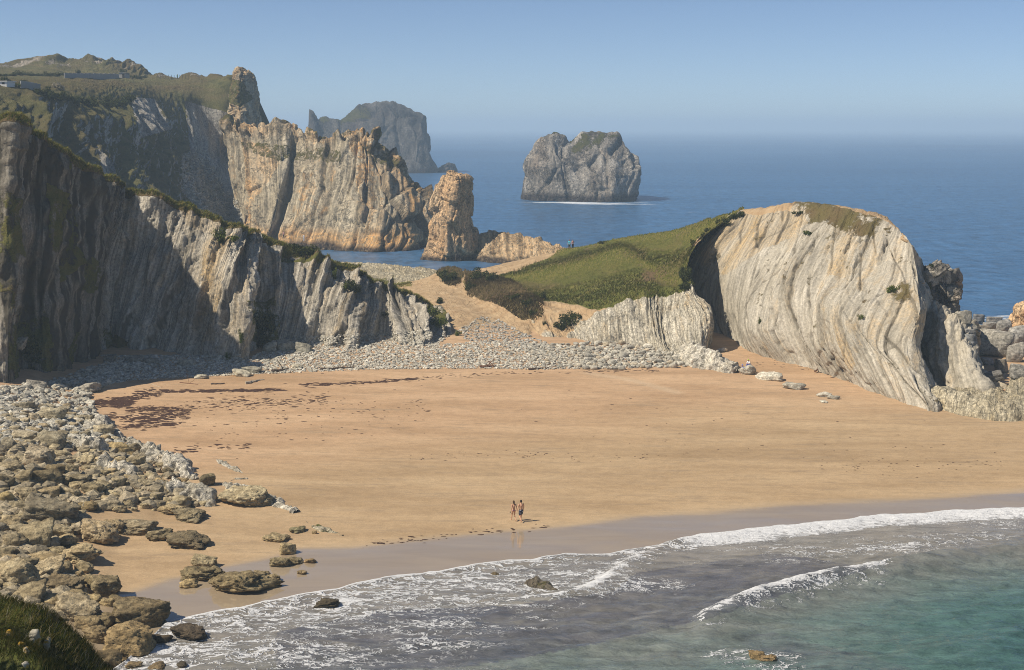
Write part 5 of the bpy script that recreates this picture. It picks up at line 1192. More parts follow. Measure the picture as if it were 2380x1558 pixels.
build_bedded([(1560, 806), (1592, 826), (1626, 842), (1660, 852), (1692, 860), (1718, 866)], 2.0, 2.0, 'white rock spur reaching from the outcrop out over the sand', 21.)
def scatter_stones(name, label, polys, n, smin, smax, mat, seed, flat=.6, lift=.2, kind='stuff', tone=None):
    r = np.random.default_rng(seed); V0, F0 = ico(1); m = len(V0)
    bb = np.array([p for q in polys for p in q]); lo, hi = bb.min(0), bb.max(0); Q = []
    while len(Q) < n:
        c = r.uniform(lo, hi, (4000, 2)); ok = np.zeros(len(c), bool)
        for q in polys: ok |= inpoly(c, q)
        for vx, vy in c[ok]:
            if len(Q) >= n: break
            q, nn = hit(vx, vy)
            if q is not None and (name != 'scree' or q[1] > 300): Q.append(q[:])
    Q = np.array(Q); sz = smin * (smax / smin) ** (r.random(n) ** 1.8)
    v = V0[None] * (1 + .35 * (r.random((n, m, 1)) - .5))
    v = v * np.stack([sz * r.uniform(.8, 1.3, n), sz * r.uniform(.7, 1.0, n), sz * flat * r.uniform(.7, 1.2, n)], -1)[:, None, :]
    tx = r.normal(size=n) * .25; cy, sy = np.cos(tx)[:, None], np.sin(tx)[:, None]
    v = np.stack([v[..., 0], v[..., 1] * cy - v[..., 2] * sy, v[..., 1] * sy + v[..., 2] * cy], -1)
    an = r.uniform(0, 6.28, n); c_, s_ = np.cos(an)[:, None], np.sin(an)[:, None]
    v = np.stack([v[..., 0] * c_ - v[..., 1] * s_, v[..., 0] * s_ + v[..., 1] * c_, v[..., 2]], -1)
    v = v + Q[:, None, :] + np.stack([sz * 0, sz * 0, sz * lift], -1)[:, None, :]
    F = (F0[None] + (np.arange(n) * m)[:, None, None]).reshape(-1, 3)
    o = mesh_np(name, v.reshape(-1, 3), F, M[mat], {'rnd': np.repeat(r.random(n), m)}, smooth=False)
    if tone: o.color = (*tone, 1)
    tag(o, label, None, None, kind); return o
scatter_stones('pebbles', 'grey white pebble bank along the foot of the cliffs', [[(205, 905), (300, 885), (430, 878), (560, 872), (700, 866), (860, 860), (1000, 858), (1130, 857), (1250, 860), (1400, 857), (1560, 852), (1630, 848), (1560, 822), (1480, 805), (1330, 805), (1230, 795), (1140, 792), (1010, 802), (950, 815), (820, 818), (740, 812), (640, 806), (560, 840), (430, 832), (260, 832), (200, 870)], [(590, 806), (640, 792), (700, 785), (1000, 768), (1050, 775), (1015, 806), (950, 820), (820, 822), (640, 815)], [(230, 826), (560, 826), (560, 845), (260, 838)]],
               21000, .07, .30, 'pebble', 3, tone=(1.25, 1.23, 1.18))
scatter_stones('gravel', 'loose gravel trail running down the sandy gully', [[(1120, 735), (1160, 745), (1230, 780), (1300, 812), (1220, 815), (1130, 800), (1080, 790), (1060, 770)]], 1200, .08, .30, 'pebble', 4)
scatter_stones('rubble', 'small tan rubble filling the gaps of the shore jumble', [[(60, 1030), (290, 1040), (330, 1060), (420, 1112), (495, 1178), (300, 1182), (185, 1190), (200, 1225), (120, 1270), (150, 1350), (220, 1400), (170, 1440), (-20, 1440), (-20, 1040)]], 1700, .2, .85, 'pebble', 5, .7, tone=(.82, .72, .55))
scatter_stones('rubble', 'small grey rubble between the pale boulders near the cliff foot', [[(-20, 905), (60, 895), (120, 885), (170, 868), (230, 850), (300, 845), (330, 850), (230, 905), (200, 925), (250, 1002), (300, 1045), (100, 1040), (-20, 1050)]], 2600, .15, .6, 'pebble', 7, .7, tone=(1.1, 1.08, 1.02))
scatter_stones('scree', 'fine grey scree between the far headland and the ochre wall', [[(425, 360), (480, 350), (522, 440), (552, 470), (572, 545), (520, 540), (465, 505), (420, 430)]], 1500, .25, .8, 'pebble', 6, .8)

# ------------------------------------------------------------------ seaweed and driftwood
t = NT('brown_seaweed'); p = t.geo('Position')
M['weed'] = t.done(t.bsdf(t.ramp(t.noise(p, 3.0, 4, .7), [(.3, (.035, .018, .014)), (.7, (.085, .045, .03))]), .8, .2))
def build_seaweed():
    r = np.random.default_rng(9); V, F = [], []; k = 0
    def clump(vx, vy, s):
        nonlocal k
        b, _ = hit(vx, vy)
        if b is None or b[1] > 200: return
        n = 7; a = np.linspace(0, 2 * math.pi, n, endpoint=False) + r.random() * 6
        rr = s * r.uniform(.55, 1.25, n); ex = r.uniform(1.3, 2.8)
        V.append(np.column_stack([b[0] + np.cos(a) * rr * ex, b[1] + np.sin(a) * rr, np.full(n, .012)])); V.append([[b[0], b[1], .03 + .12 * s]])
        F.extend([[k + i, k + (i + 1) % n, k + n] for i in range(n)]); k += n + 1
    def streak(line, wd, n, s0, s1):
        L = np.array(line, float); seg = np.linalg.norm(np.diff(L, axis=0), axis=1); cs = np.concatenate([[0], np.cumsum(seg)])
        for q in range(n):
            u = r.uniform(0, cs[-1]); x = np.interp(u, cs, L[:, 0]); y = np.interp(u, cs, L[:, 1])
            clump(x + r.normal() * 3, y + r.normal() * wd, s0 * (s1 / s0) ** r.random())
    streak([(205, 940), (250, 934), (300, 930), (330, 915), (380, 912)], 5, 420, .06, .26)
    streak([(260, 938), (305, 936)], 5, 220, .06, .26)
    streak([(380, 910), (450, 909), (520, 908), (590, 908), (655, 907)], 1.8, 260, .10, .30)
    streak([(295, 955), (350, 950), (420, 952)], 4, 200, .05, .22)
    streak([(330, 972), (380, 965), (440, 960)], 7, 300, .05, .22)
    streak([(250, 968), (300, 975), (380, 980)], 5, 110, .08, .30)
    streak([(280, 992), (340, 990), (420, 985)], 4, 90, .08, .25)
    streak([(420, 945), (520, 940), (640, 935), (760, 928)], 8, 260, .05, .20)
    streak([(700, 895), (800, 892), (880, 888), (965, 882)], 2.2, 190, .07, .24)
    streak([(960, 882), (1050, 874), (1180, 868), (1300, 866), (1420, 862), (1560, 862)], 2.5, 130, .05, .18)
    streak([(400, 1045), (425, 1050), (460, 1040)], 5, 26, .08, .22)
    streak([(480, 1035), (560, 1040), (580, 1038)], 3, 22, .08, .2)
    streak([(450, 980), (700, 965), (1000, 950)], 26, 200, .04, .13)
    streak([(950, 1065), (1100, 1058), (1250, 1056)], 6, 40, .03, .08)
    streak([(1200, 1062), (1380, 1062), (1600, 1058)], 6, 40, .03, .08)
    streak([(1900, 1085), (2100, 1085), (2330, 1078)], 8, 60, .03, .09)
    streak([(1200, 940), (1700, 1000), (2200, 1040)], 40, 60, .04, .10)
    streak([(845, 1268), (900, 1262), (960, 1255), (1010, 1250)], 4, 36, .04, .13)
    streak([(1000, 1248), (1060, 1246), (1110, 1238), (1200, 1232), (1280, 1224)], 4, 30, .05, .14)
    streak([(1740, 842), (1850, 850), (1940, 862)], 4, 40, .05, .15)
    V_ = np.concatenate([np.asarray(v, float) for v in V]); V_[:, 2] += beach_z(V_[:, 0], V_[:, 1])
    o = mesh_np('seaweed', V_, np.array(F), M['weed'], smooth=False); tag(o, 'dark brown seaweed strewn in streaks over the sand', None, None, 'stuff')
build_seaweed()
def wood(name, c0, c1):
    t = NT(name); p = t.pos(); n = t.noise(t.map(p, (2, 12, 12)), 1.0, 5, .6)
    return t.done(t.bsdf(t.ramp(n, [(.3, c0), (.7, c1)]), .85, .2, t.bump(n, .5, .03)))
M['log_dark'] = wood('dark_driftwood', (.06, .042, .03), (.15, .11, .08)); M['log_pale'] = wood('bleached_driftwood', (.30, .25, .18), (.48, .42, .33)); M['log_red'] = wood('reddish_driftwood', (.12, .06, .035), (.24, .13, .08))
def log(a, b, r0, r1, mat, label, seed=0, lift=0.0, branches=0):
    rr = random.Random(seed); A, B = Gb(*a), Gb(*b) if b[1] < 2000 else None
    A = np.array(A) + [0, 0, r0 * .6 + lift * .3]; B = np.array(B) + [0, 0, r1 * .6 + lift]
    root = empty('driftwood_log', A); tag(root, label, 'driftwood', 'driftwood logs')
    def tube(name, P, R, par):
        V, F = [], []; n = 8; m = len(P)
        for k in range(m):
            d = P[min(k + 1, m - 1)] - P[max(k - 1, 0)]; d /= np.linalg.norm(d); s = np.cross(d, [0, 0, 1.0]); s /= np.linalg.norm(s) + 1e-9; u = np.cross(s, d)
            for j in range(n):
                an = 2 * math.pi * j / n; q = R[k] * (1 + .18 * rr.uniform(-1, 1)); V.append(P[k] + (s * math.cos(an) + u * math.sin(an)) * q - A)
        F = [[k * n + j, k * n + (j + 1) % n, (k + 1) * n + (j + 1) % n, (k + 1) * n + j] for k in range(m - 1) for j in range(n)]
        V = V + [P[0] - A, P[-1] - A]; c0, c1 = len(V) - 2, len(V) - 1
        me = bpy.data.meshes.new(name); me.from_pydata([tuple(v) for v in V], [], F + [[c0, (j + 1) % n, j] for j in range(n)] + [[c1, (m - 1) * n + j, (m - 1) * n + (j + 1) % n] for j in range(n)])
        me.materials.append(M[mat]); me.update(); link(bpy.data.objects.new(name, me), par)
    ts = np.linspace(0, 1, 7); side = np.cross(B - A, [0, 0, 1.0]); side /= np.linalg.norm(side)
    P = [A + (B - A) * q + side * r0 * rr.uniform(-.8, .8) for q in ts]
    tube('trunk', P, [r0 + (r1 - r0) * q for q in ts], root)
    for k in range(branches):
        c = P[rr.randrange(2, 6)]; d = np.array([rr.uniform(-1, 1), rr.uniform(-.5, .5), rr.uniform(.3, 1.0)]); d /= np.linalg.norm(d)
        tube('branch', [c, c + d * .5 + [.05, 0, 0], c + d * rr.uniform(.8, 1.6)], [r1 * .5, r1 * .4, r1 * .2], root)
for k, (a, b, r0, r1, m, lb, br) in enumerate([((632, 866), (672, 860), .22, .12, 'log_dark', 'dark log at the front edge of the pebble bank', 1), ((745, 862), (828, 855), .2, .1, 'log_dark', 'long dark log lying along the pebble bank', 2), ((1115, 855), (1152, 852), .2, .12, 'log_red', 'reddish root stump at the end of the gravel trail', 3),
                                               ((1228, 860), (1275, 857), .16, .08, 'log_dark', 'dark branched log before the pale stones', 3), ((490, 894), (522, 893), .1, .09, 'log_dark', 'short straight plank-like log on the dry sand', 0), ((572, 893), (612, 883), .2, .05, 'log_pale', 'grey tapering log on the dry sand', 0),
                                               ((122, 933), (166, 931), .16, .12, 'log_red', 'red-brown log at the upper jumble', 0), ((418, 890), (460, 894), .06, .04, 'log_red', 'thin forked branch on the dry sand', 2), ((1368, 826), (1415, 834), .12, .07, 'log_pale', 'bleached pole lying across the pale stones', 0),
                                               ((1340, 832), (1372, 832), .1, .07, 'log_dark', 'dark pole between the pale stones', 0), ((1425, 834), (1455, 838), .1, .07, 'log_red', 'brown log end between the pale stones', 0), ((1895, 868), (1912, 853), .1, .06, 'log_red', 'reddish pole leaning on the massif foot', 0), ((350, 893), (375, 902), .04, .03, 'log_pale', 'pale stick poking out by the seaweed', 0)]):
    log(a, b, r0, r1, m, lb, k + 3, 0.5 if 'leaning' in lb else 0.0, br)

# ------------------------------------------------------------------ plants
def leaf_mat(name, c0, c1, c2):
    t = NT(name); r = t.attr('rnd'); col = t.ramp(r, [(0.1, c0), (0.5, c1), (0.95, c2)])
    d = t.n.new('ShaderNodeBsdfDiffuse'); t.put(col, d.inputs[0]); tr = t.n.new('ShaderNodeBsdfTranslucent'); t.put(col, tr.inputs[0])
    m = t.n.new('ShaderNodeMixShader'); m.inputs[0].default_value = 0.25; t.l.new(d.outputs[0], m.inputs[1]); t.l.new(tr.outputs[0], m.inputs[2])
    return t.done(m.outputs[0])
M['grass'] = leaf_mat('meadow_grass', (.10, .12, .022), (.18, .18, .038), (.30, .24, .095))
M['knoll_grass'] = leaf_mat('long_grass', (.03, .042, .008), (.085, .09, .02), (.21, .165, .06))
M['dry_grass'] = leaf_mat('dry_brush', (.07, .055, .03), (.13, .10, .05), (.19, .15, .075))
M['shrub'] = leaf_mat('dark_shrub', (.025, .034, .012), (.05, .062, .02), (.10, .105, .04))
M['green_shrub'] = leaf_mat('green_shrub', (.05, .075, .015), (.10, .13, .025), (.20, .20, .05))
M['pampas'] = leaf_mat('pale_tussock', (.26, .22, .14), (.38, .33, .23), (.48, .43, .33))
t = NT('twig'); M['twig'] = t.done(t.bsdf((.10, .075, .05), .9, .1))
def blades(name, P, Ln, Wd, mat, seed, lean=.5, seg=1, wind=(.35, .1, 0), label='', parent=None):
    r = np.random.default_rng(seed); n = len(P)
    a = r.uniform(0, 2 * math.pi, n); side = np.stack([np.cos(a), np.sin(a), a * 0], -1)
    d = np.stack([r.normal(size=n) * lean, r.normal(size=n) * lean, np.ones(n)], -1) + np.array(wind); d /= np.linalg.norm(d, axis=1, keepdims=True)
    L = Ln * r.uniform(.6, 1.25, n)[:, None]; Wv = side * (Wd * r.uniform(.7, 1.3, n))[:, None]
    rn = r.random(n)
    if seg == 1:
        V = np.stack([P - Wv, P + Wv, P + d * L], 1); F = np.arange(n * 3).reshape(-1, 3); k = 3
        o = mesh_np(name, V.reshape(-1, 3), F, M[mat], {'rnd': np.repeat(rn, k)}, smooth=False, parent=parent)
    else:
        mid = P + d * L * .55; dr = d + np.array(wind) * .9 - np.array([0, 0, .25]); dr /= np.linalg.norm(dr, axis=1, keepdims=True); tip = mid + dr * L * .5
        V = np.stack([P - Wv, P + Wv, mid + Wv * .7, mid - Wv * .7, tip, tip + Wv * .05], 1)
        b = (np.arange(n) * 6)[:, None]; F = np.concatenate([b + [0, 1, 2, 3], b + [3, 2, 5, 4]], 0)
        o = mesh_np(name, V.reshape(-1, 3), F, M[mat], {'rnd': np.repeat(rn, 6)}, smooth=False, parent=parent)
    if label: tag(o, label, None, None, 'stuff')
    return o
def pick(g, w, n, seed):                       # random spots of a grid surface, weighted
    r = np.random.default_rng(seed)
    a = np.linalg.norm(np.cross(g[1:, :-1] - g[:-1, :-1], g[:-1, 1:] - g[:-1, :-1]), axis=2) * w[:-1, :-1]
    c = np.cumsum(a.ravel()); k = np.searchsorted(c, r.random(n) * c[-1]); i, j = np.unravel_index(np.clip(k, 0, a.size - 1), a.shape)
    u, v = r.random((n, 1)), r.random((n, 1))
    return g[i, j] * (1 - u) * (1 - v) + g[i, j + 1] * u * (1 - v) + g[i + 1, j] * (1 - u) * v + g[i + 1, j + 1] * u * v
vis = (HILL_TV[:, None] < 7.6)
blades('meadow_grass', pick(HILL_G, HILL_GRASS * (1 - .8 * HILL_BRUSH) * vis, 30000, 1), .34, .07, 'grass', 1, .4, label='meadow grass covering the hill behind the beach')
blades('dry_brush', pick(HILL_G, HILL_BRUSH * vis, 9000, 2), .55, .07, 'dry_grass', 2, .5, label='dry brown brush on the slope of the sandy gully')
lipw = (sstep(4.9, 5.1, LEFT_TV) * sstep(6.4, 5.6, LEFT_TV))[:, None] * np.ones(LEFT_G.shape[:2])
blades('cliff_edge_grass', pick(LEFT_G, lipw, 26000, 3), .42, .06, 'grass', 3, .45, label='grass fringe along the top edge of the grey cliff')

def shrub_data(seed, n, ls, mat):
    r = np.random.default_rng(seed); k = 7
    C = r.normal(size=(k, 3)) * [.42, .42, .22] + [0, 0, .42]; rad = r.uniform(.28, .52, k)
    w = r.integers(0, k, n); d = r.normal(size=(n, 3)); d /= np.linalg.norm(d, axis=1, keepdims=True)
    P = C[w] + d * (rad[w] * r.uniform(.55, 1.05, n))[:, None]; P[:, 2] = np.abs(P[:, 2])
    a = r.normal(size=(n, 3)); a /= np.linalg.norm(a, axis=1, keepdims=True); b = np.cross(a, d); b /= np.linalg.norm(b, axis=1, keepdims=True) + 1e-6
    V = np.stack([P - b * ls * .5, P + b * ls * .5, P + a * ls + d * ls * .4], 1).reshape(-1, 3); F = np.arange(3 * n).reshape(-1, 3)
    me = bpy.data.meshes.new('foliage'); me.from_pydata(V.tolist(), [], F.tolist())
    at = me.attributes.new('rnd', 'FLOAT', 'POINT'); at.data.foreach_set('value', np.repeat(r.random(n) * .6 + .4 * np.clip(P[:, 2], 0, 1), 3).astype(np.float32))  # leaf tone partly random, partly lighter towards the top
    me.materials.append(M[mat]); me.update(); return me
def stem_data():
    bm = bmesh.new(); r = random.Random(3)
    for k in range(6):
        a = r.uniform(0, 6.28); top = Vector((math.cos(a) * .35, math.sin(a) * .35, r.uniform(.4, .7)))
        m = Matrix.Translation(top / 2) @ top.to_track_quat('Z', 'Y').to_matrix().to_4x4()
        bmesh.ops.create_cone(bm, segments=5, radius1=.035, radius2=.012, depth=top.length, matrix=m)
    me = bpy.data.meshes.new('stems'); bm.to_mesh(me); bm.free(); me.materials.append(M['twig']); return me
_sh = {}; STEM = stem_data()
def shrub(vx, vy, w, h, mat, label, group=None, cat='shrub', name='shrub', leaves=420, ls=.16, ground='hit', i=0):
    if (mat, i, leaves) not in _sh: _sh[(mat, i, leaves)] = shrub_data(50 + i, leaves, ls, mat)
    q, nn = hit(vx, vy + .45 * h)
    if q is None: return
    dep = camdepth(q); s = w / FV * dep; e = empty(name, (q[0], q[1] + .15 * s, q[2] - .06 * s), random.uniform(0, 6.28))
    k = h / FV * dep; e.scale = (s * .58, s * .55, max(.25 * s, k * 1.0)); tag(e, label, cat, group)
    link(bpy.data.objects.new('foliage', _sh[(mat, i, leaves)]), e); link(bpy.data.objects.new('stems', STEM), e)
for k, (vx, vy, w, h, m, lb) in enumerate([
    (1325, 738, 62, 36, 'shrub', 'dark green shrub in the middle of the sandy hollow below the meadow'), (1306, 757, 30, 24, 'shrub', 'dark shrub at the lower side of the hollow shrub'), (1228, 706, 24, 16, 'shrub', 'small dark shrub where brush meets meadow'),
    (1262, 690, 20, 16, 'shrub', 'round dark shrub under the meadow edge'), (1237, 727, 22, 16, 'shrub', 'dark shrub low in the dry brush'), (1197, 688, 26, 16, 'shrub', 'dark shrub amid the dry brush'), (1110, 640, 44, 22, 'shrub', 'wide dark shrub at the crest of the dry brush'),
    (1145, 646, 34, 18, 'shrub', 'dark shrub on the crest beside the pale sand'), (1048, 640, 44, 28, 'shrub', 'dark shrub crowning the sandy hummock'), (1028, 632, 30, 16, 'shrub', 'low shrub at the seaward side of the hummock'), (1090, 668, 26, 16, 'shrub', 'dark shrub under the crest of the brush'),
    (1020, 700, 26, 12, 'shrub', 'dark shrub beside the sandy track'), (1016, 746, 44, 26, 'green_shrub', 'green bush mound at the end of the grey cliff'), (998, 722, 40, 24, 'green_shrub', 'olive bush on the cliff-end mound'), (1063, 776, 16, 10, 'green_shrub', 'bright green tuft on the gully floor'),
    (1265, 752, 12, 8, 'shrub', 'tiny shrub at the foot of the hollow'), (1400, 563, 22, 8, 'shrub', 'low shrub on the meadow skyline'), (1350, 734, 12, 8, 'shrub', 'tiny shrub on the bare hollow bank'), (1110, 588, 12, 8, 'shrub', 'small shrub on the pale sand patch'),
    (510, 552, 26, 32, 'green_shrub', 'yellow-green bush hanging on the grey cliff'), (545, 553, 26, 16, 'green_shrub', 'yellow-green bush at the top of the fin'), (822, 662, 36, 34, 'shrub', 'dark green bush on the shaded cliff end'), (778, 640, 14, 20, 'green_shrub', 'small green tuft on the cliff end'),
    (800, 668, 14, 14, 'green_shrub', 'small green tuft below the dark bush'), (715, 578, 62, 26, 'shrub', 'dark bush row on the cliff edge'), (690, 572, 34, 18, 'shrub', 'brownish bush on the cliff edge beside the bush row'), (560, 786, 14, 24, 'green_shrub', 'green tuft low on the pale fin'), (530, 831, 12, 16, 'green_shrub', 'green tuft at the fin foot'),
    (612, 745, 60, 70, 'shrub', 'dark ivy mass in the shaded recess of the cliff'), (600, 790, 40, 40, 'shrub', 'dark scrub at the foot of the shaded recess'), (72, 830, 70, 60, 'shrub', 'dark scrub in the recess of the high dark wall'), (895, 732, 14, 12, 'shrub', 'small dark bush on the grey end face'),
    (2168, 618, 24, 14, 'shrub', 'dark bush on the block stack'), (1880, 540, 20, 12, 'green_shrub', 'small green patch near the massif top'),
    (1765, 748, 6, 12, 'green_shrub', 'tiny tuft in a joint of the massif'), (2000, 738, 16, 10, 'green_shrub', 'green tuft on a ledge of the massif'), (2075, 672, 26, 22, 'green_shrub', 'green patch beside the jutting corner'), (1855, 492, 30, 10, 'shrub', 'brown bush on the very top of the massif')]):
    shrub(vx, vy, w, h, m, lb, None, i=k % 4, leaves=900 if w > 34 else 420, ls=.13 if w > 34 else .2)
rp = random.Random(4)
for k in range(18):
    u = k / 17; vx = np.interp(u, [0, .3, .6, 1], [1598, 1592, 1622, 1718]) + rp.uniform(-5, 3); vy = np.interp(u, [0, .3, .6, 1], [668, 625, 562, 494]) + rp.uniform(-3, 6)
    shrub(vx, vy, rp.uniform(18, 34), rp.uniform(12, 24), 'shrub', 'dark scrub clump hanging along the meadow brink over the alcove', 'scrub along the alcove brink', leaves=420, ls=.2, i=k % 4)
for k in range(24):
    u = k / 23; vx = 92 + 205 * u + rp.uniform(-6, 6); vy = 212 + 26 * math.sin(u * 2.2) + rp.uniform(-4, 5)
    shrub(vx, vy, rp.uniform(20, 34), rp.uniform(12, 20), 'shrub', 'dark bush of the thicket along the brink of the headland field', 'bushes along the headland brink', leaves=420, ls=.2, i=k % 4)
for vx, vy, w, h, m, lb in [(138, 199, 26, 20, 'pampas', 'pale fluffy tussock alone in the headland field'), (16, 186, 24, 18, 'shrub', 'dark round tree by the white hut'), (60, 191, 30, 16, 'shrub', 'dark bush behind the white gateposts'), (36, 197, 18, 12, 'green_shrub', 'green bush before the white hut'),
                            (318, 178, 30, 10, 'shrub', 'dark hedge beside the grey hut'), (335, 178, 26, 9, 'shrub', 'dark hedge end beyond the grey hut'), (182, 166, 12, 10, 'shrub', 'round bush under the quarry face'), (284, 164, 14, 10, 'shrub', 'round bush on the rocky knoll slope')]:
    shrub(vx, vy, w, h, m, lb, None, leaves=420, ls=.2, i=1)
for k in range(9): shrub(8 + k * 17, 172 + rp.uniform(-1, 2), 26, 9, 'shrub', 'dark hedge bush at the foot of the rocky knoll', 'hedge below the rocky knoll', leaves=420, ls=.2, i=k % 4)

# ------------------------------------------------------------------ grassy knoll close to the viewer
def build_knoll():
    spec = [  # face shaped to overhang, which keeps the bank in shade
        [(-242, 1754, 35.2), (-232, 1614, 34.6), (-222, 1474, 34.0), (-212, 1426, 35.8)],
        [(-102, 1774, 35.2), (-92, 1614, 34.6), (-87, 1504, 34.0), (-82, 1434, 35.8)],
        [(-22, 1774, 35.2), (-17, 1624, 34.6), (-14, 1524, 34.0), (-12, 1449, 35.8)],
        [(48, 1774, 35.2), (48, 1634, 34.6), (48, 1534, 34.0), (50, 1464, 35.8)],
        [(118, 1774, 35.2), (113, 1654, 34.6), (108, 1564, 34.0), (108, 1504, 35.8)],
        [(173, 1774, 35.2), (163, 1674, 34.6), (156, 1604, 34.0), (153, 1546, 35.8)],
        [(220, 1784, 35.2), (208, 1694, 34.6), (196, 1644, 34.0), (190, 1589, 35.8)],
        [(278, 1814, 35.2), (263, 1734, 34.6), (248, 1684, 34.0), (238, 1629, 35.8)],
        [(328, 1884, 35.2), (313, 1814, 34.6), (298, 1754, 34.0), (288, 1704, 35.8)]]
    ribs = [rib(s, back=[(.3, 1.6, -.5), (1.0, 3.5, -8)], foot=3.0) for s in spec]
    g, su, tv, tu = loft(ribs, [6, 40, 40, 30, 12, 10], 0.035)
    S, T = arcs(g, su); n = normals(g)
    low = sstep(3.2, 2.2, tv)[:, None]
    e, idn = cells(S * 3.2, T * 2.6, S * 0 + .5)
    d = .10 * fbm(S * 1.2, T * 1.2, 1., 4) + low * (.16 * (idn - .4) - .10 * sstep(.12, 0, e) + .06 * fbm(S * 5, T * 5, 2., 3))
    gg = g + n * d[..., None]
    rocky = np.clip(low * (.75 + 1.1 * fbm(S * .9, T * .7, 5., 3) + sstep(5.3, 6.2, tu)[None, :]), 0, 1)
    och = sstep(.62, .85, idn) * low * .9
    o = surf_object('grassy_knoll', gg, M['knoll'], S, T, {'veg': np.clip(1.2 - 1.3 * rocky, 0, 1), 'och': och, 'dry': low * .35 * np.ones_like(S)}, terrain=False)
    tag(o, 'grassy knoll with lichen-spotted stones in the corner beside the boulders', 'knoll')
    w = np.clip(1.05 - 1.6 * rocky, 0, 1) * (sstep(2.7, 3.1, tv) * sstep(5.6, 5.0, tv))[:, None]
    blades('knoll_grass', pick(gg, w, 22000, 5), .22, .0060, 'knoll_grass', 5, .35, 2, wind=(.30, -.10, .0), label='long windblown grass on the knoll')
    w = np.ones_like(S) * (sstep(3.4, 3.9, tv) * sstep(5.2, 4.6, tv))[:, None]
    blades('dry_stalks', pick(gg, w, 700, 6), .36, .004, 'pampas', 6, .28, 2, wind=(.25, -.1, .0), label='dry pale grass stalks on the crest of the knoll')
    r = random.Random(8)
    for k, (vx, vy, w_, h_) in enumerate([(20, 1475, 18, 24), (78, 1482, 26, 30), (74, 1492, 16, 22), (60, 1514, 16, 22), (108, 1502, 18, 30), (60, 1545, 14, 18), (112, 1488, 12, 16), (48, 1500, 14, 18), (270, 1525, 22, 14), (246, 1512, 30, 12)]):
        P = proj(gg); j = np.argmin(np.hypot(P[..., 0] - vx, P[..., 1] - vy) + 1000 * (tv[:, None] > 4.2)); c = gg.reshape(-1, 3)[j]
        dep = camdepth(c); o = bpy.data.objects.new('lichen_stone', stone_data(k, 'block' if k % 2 else 'round', 3, 'lichen', .10)); o.location = c
        o.scale = (w_ / FV * dep * .55, w_ / FV * dep * .5, h_ / FV * dep * .55); o.rotation_euler = (r.uniform(-.4, .4), r.uniform(-.4, .4), r.uniform(0, 3)); o.color = (1, 1, 1, 1)
        link(o); tag(o, 'pale stone with orange lichen set in the bank of the knoll', 'stone', 'lichen stones of the knoll')
t = NT('lichen_stone'); p = t.geo('Position'); n = t.noise(p, 9, 5, .7); n2 = t.noise(p, 3.0, 4, .6)
M['lichen'] = t.done(t.bsdf(t.mix(t.ss(n2, .48, .6), t.ramp(n, [(.3, (.22, .20, .15)), (.7, (.52, .49, .40))]), t.ramp(n, [(.3, (.34, .20, .03)), (.7, (.58, .36, .06))])), .9, .1, t.bump(n, .6, .03)))
M['knoll'] = rock_mat('knoll_rock_and_turf', (.12, .105, .08), (.24, .215, .165), (.40, .37, .30), (.52, .34, .06), .25, ks=2.0, kt=.9, fine=3.0, lines=.3, bump=.8, bdist=.04, veg=((.035, .05, .01), (.075, .085, .02), (.12, .11, .04)))
build_knoll()

# ------------------------------------------------------------------ people
def plain(name, c, rough=.8):
    t = NT(name); n = t.noise(t.pos(), 30, 3, .6)
    return t.done(t.bsdf(t.mix(1.0, c, t.math('MULTIPLY_ADD', n, .3, .85), 'MULTIPLY'), rough, .2))
for k, c in {'skin': (.60, .34, .21), 'hair': (.03, .02, .014), 'hair_brown': (.07, .04, .022), 'navy': (.022, .026, .055), 'white_cloth': (.75, .75, .74), 'pink': (.55, .30, .28), 'turquoise': (.10, .48, .60), 'dark_cloth': (.03, .03, .035),
             'blue': (.05, .12, .45), 'lime': (.45, .68, .06), 'green': (.06, .30, .10), 'blue_cap': (.08, .17, .55), 'cream': (.72, .66, .55)}.items(): M[k] = plain(k, c)
t = NT('patterned_shorts'); n = t.noise(t.pos(), 14, 3, .6); M['shorts'] = t.done(t.bsdf(t.mix(t.ss(n, .55, .6), (.02, .024, .05), (.45, .46, .5)), .8, .2))
def blob(parts, sub=10):                      # overlapping tapered limbs, joined and skinned over by a remesh
    V, F = [], []
    for a, b, ra, rb_, *fl in parts:
        a, b = np.array(a, float), np.array(b, float); d = b - a; L = np.linalg.norm(d)
        d = d / L if L > 1e-6 else np.array([0, 0, 1.0]); s = np.cross(d, [0.02, 1, 0.01]); s /= np.linalg.norm(s); u = np.cross(d, s)
        fx, fy = (fl + [1, 1])[:2] if fl else (1, 1)
        rings = [(-math.cos(x) * ra, math.sin(x) * ra) for x in np.linspace(.15, math.pi / 2, 4)] + [(L + math.sin(x) * rb_, math.cos(x) * rb_) for x in np.linspace(0, math.pi / 2 - .15, 4)]
        k0 = len(V)
        for h_, r_ in rings:
            for j in range(sub): an = 2 * math.pi * j / sub; V.append(a + d * h_ + s * math.cos(an) * r_ * fx + u * math.sin(an) * r_ * fy)
        m = len(rings)
        F += [[k0 + i * sub + j, k0 + i * sub + (j + 1) % sub, k0 + (i + 1) * sub + (j + 1) % sub, k0 + (i + 1) * sub + j] for i in range(m - 1) for j in range(sub)]
        F += [[k0 + j for j in range(sub)][::-1], [k0 + (m - 1) * sub + j for j in range(sub)]]
    return V, F
def body_mesh(name, parts, mat, parent, voxel=.018):
    V, F = blob(parts); me = bpy.data.meshes.new(name); me.from_pydata([tuple(v) for v in V], [], F); me.materials.append(M[mat]); me.update()
    o = link(bpy.data.objects.new(name, me), parent)
    rm = o.modifiers.new('skin', 'REMESH'); rm.mode = 'VOXEL'; rm.voxel_size = voxel; rm.use_smooth_shade = True
    sm = o.modifiers.new('soften', 'SMOOTH'); sm.factor = .5; sm.iterations = 2
    return o
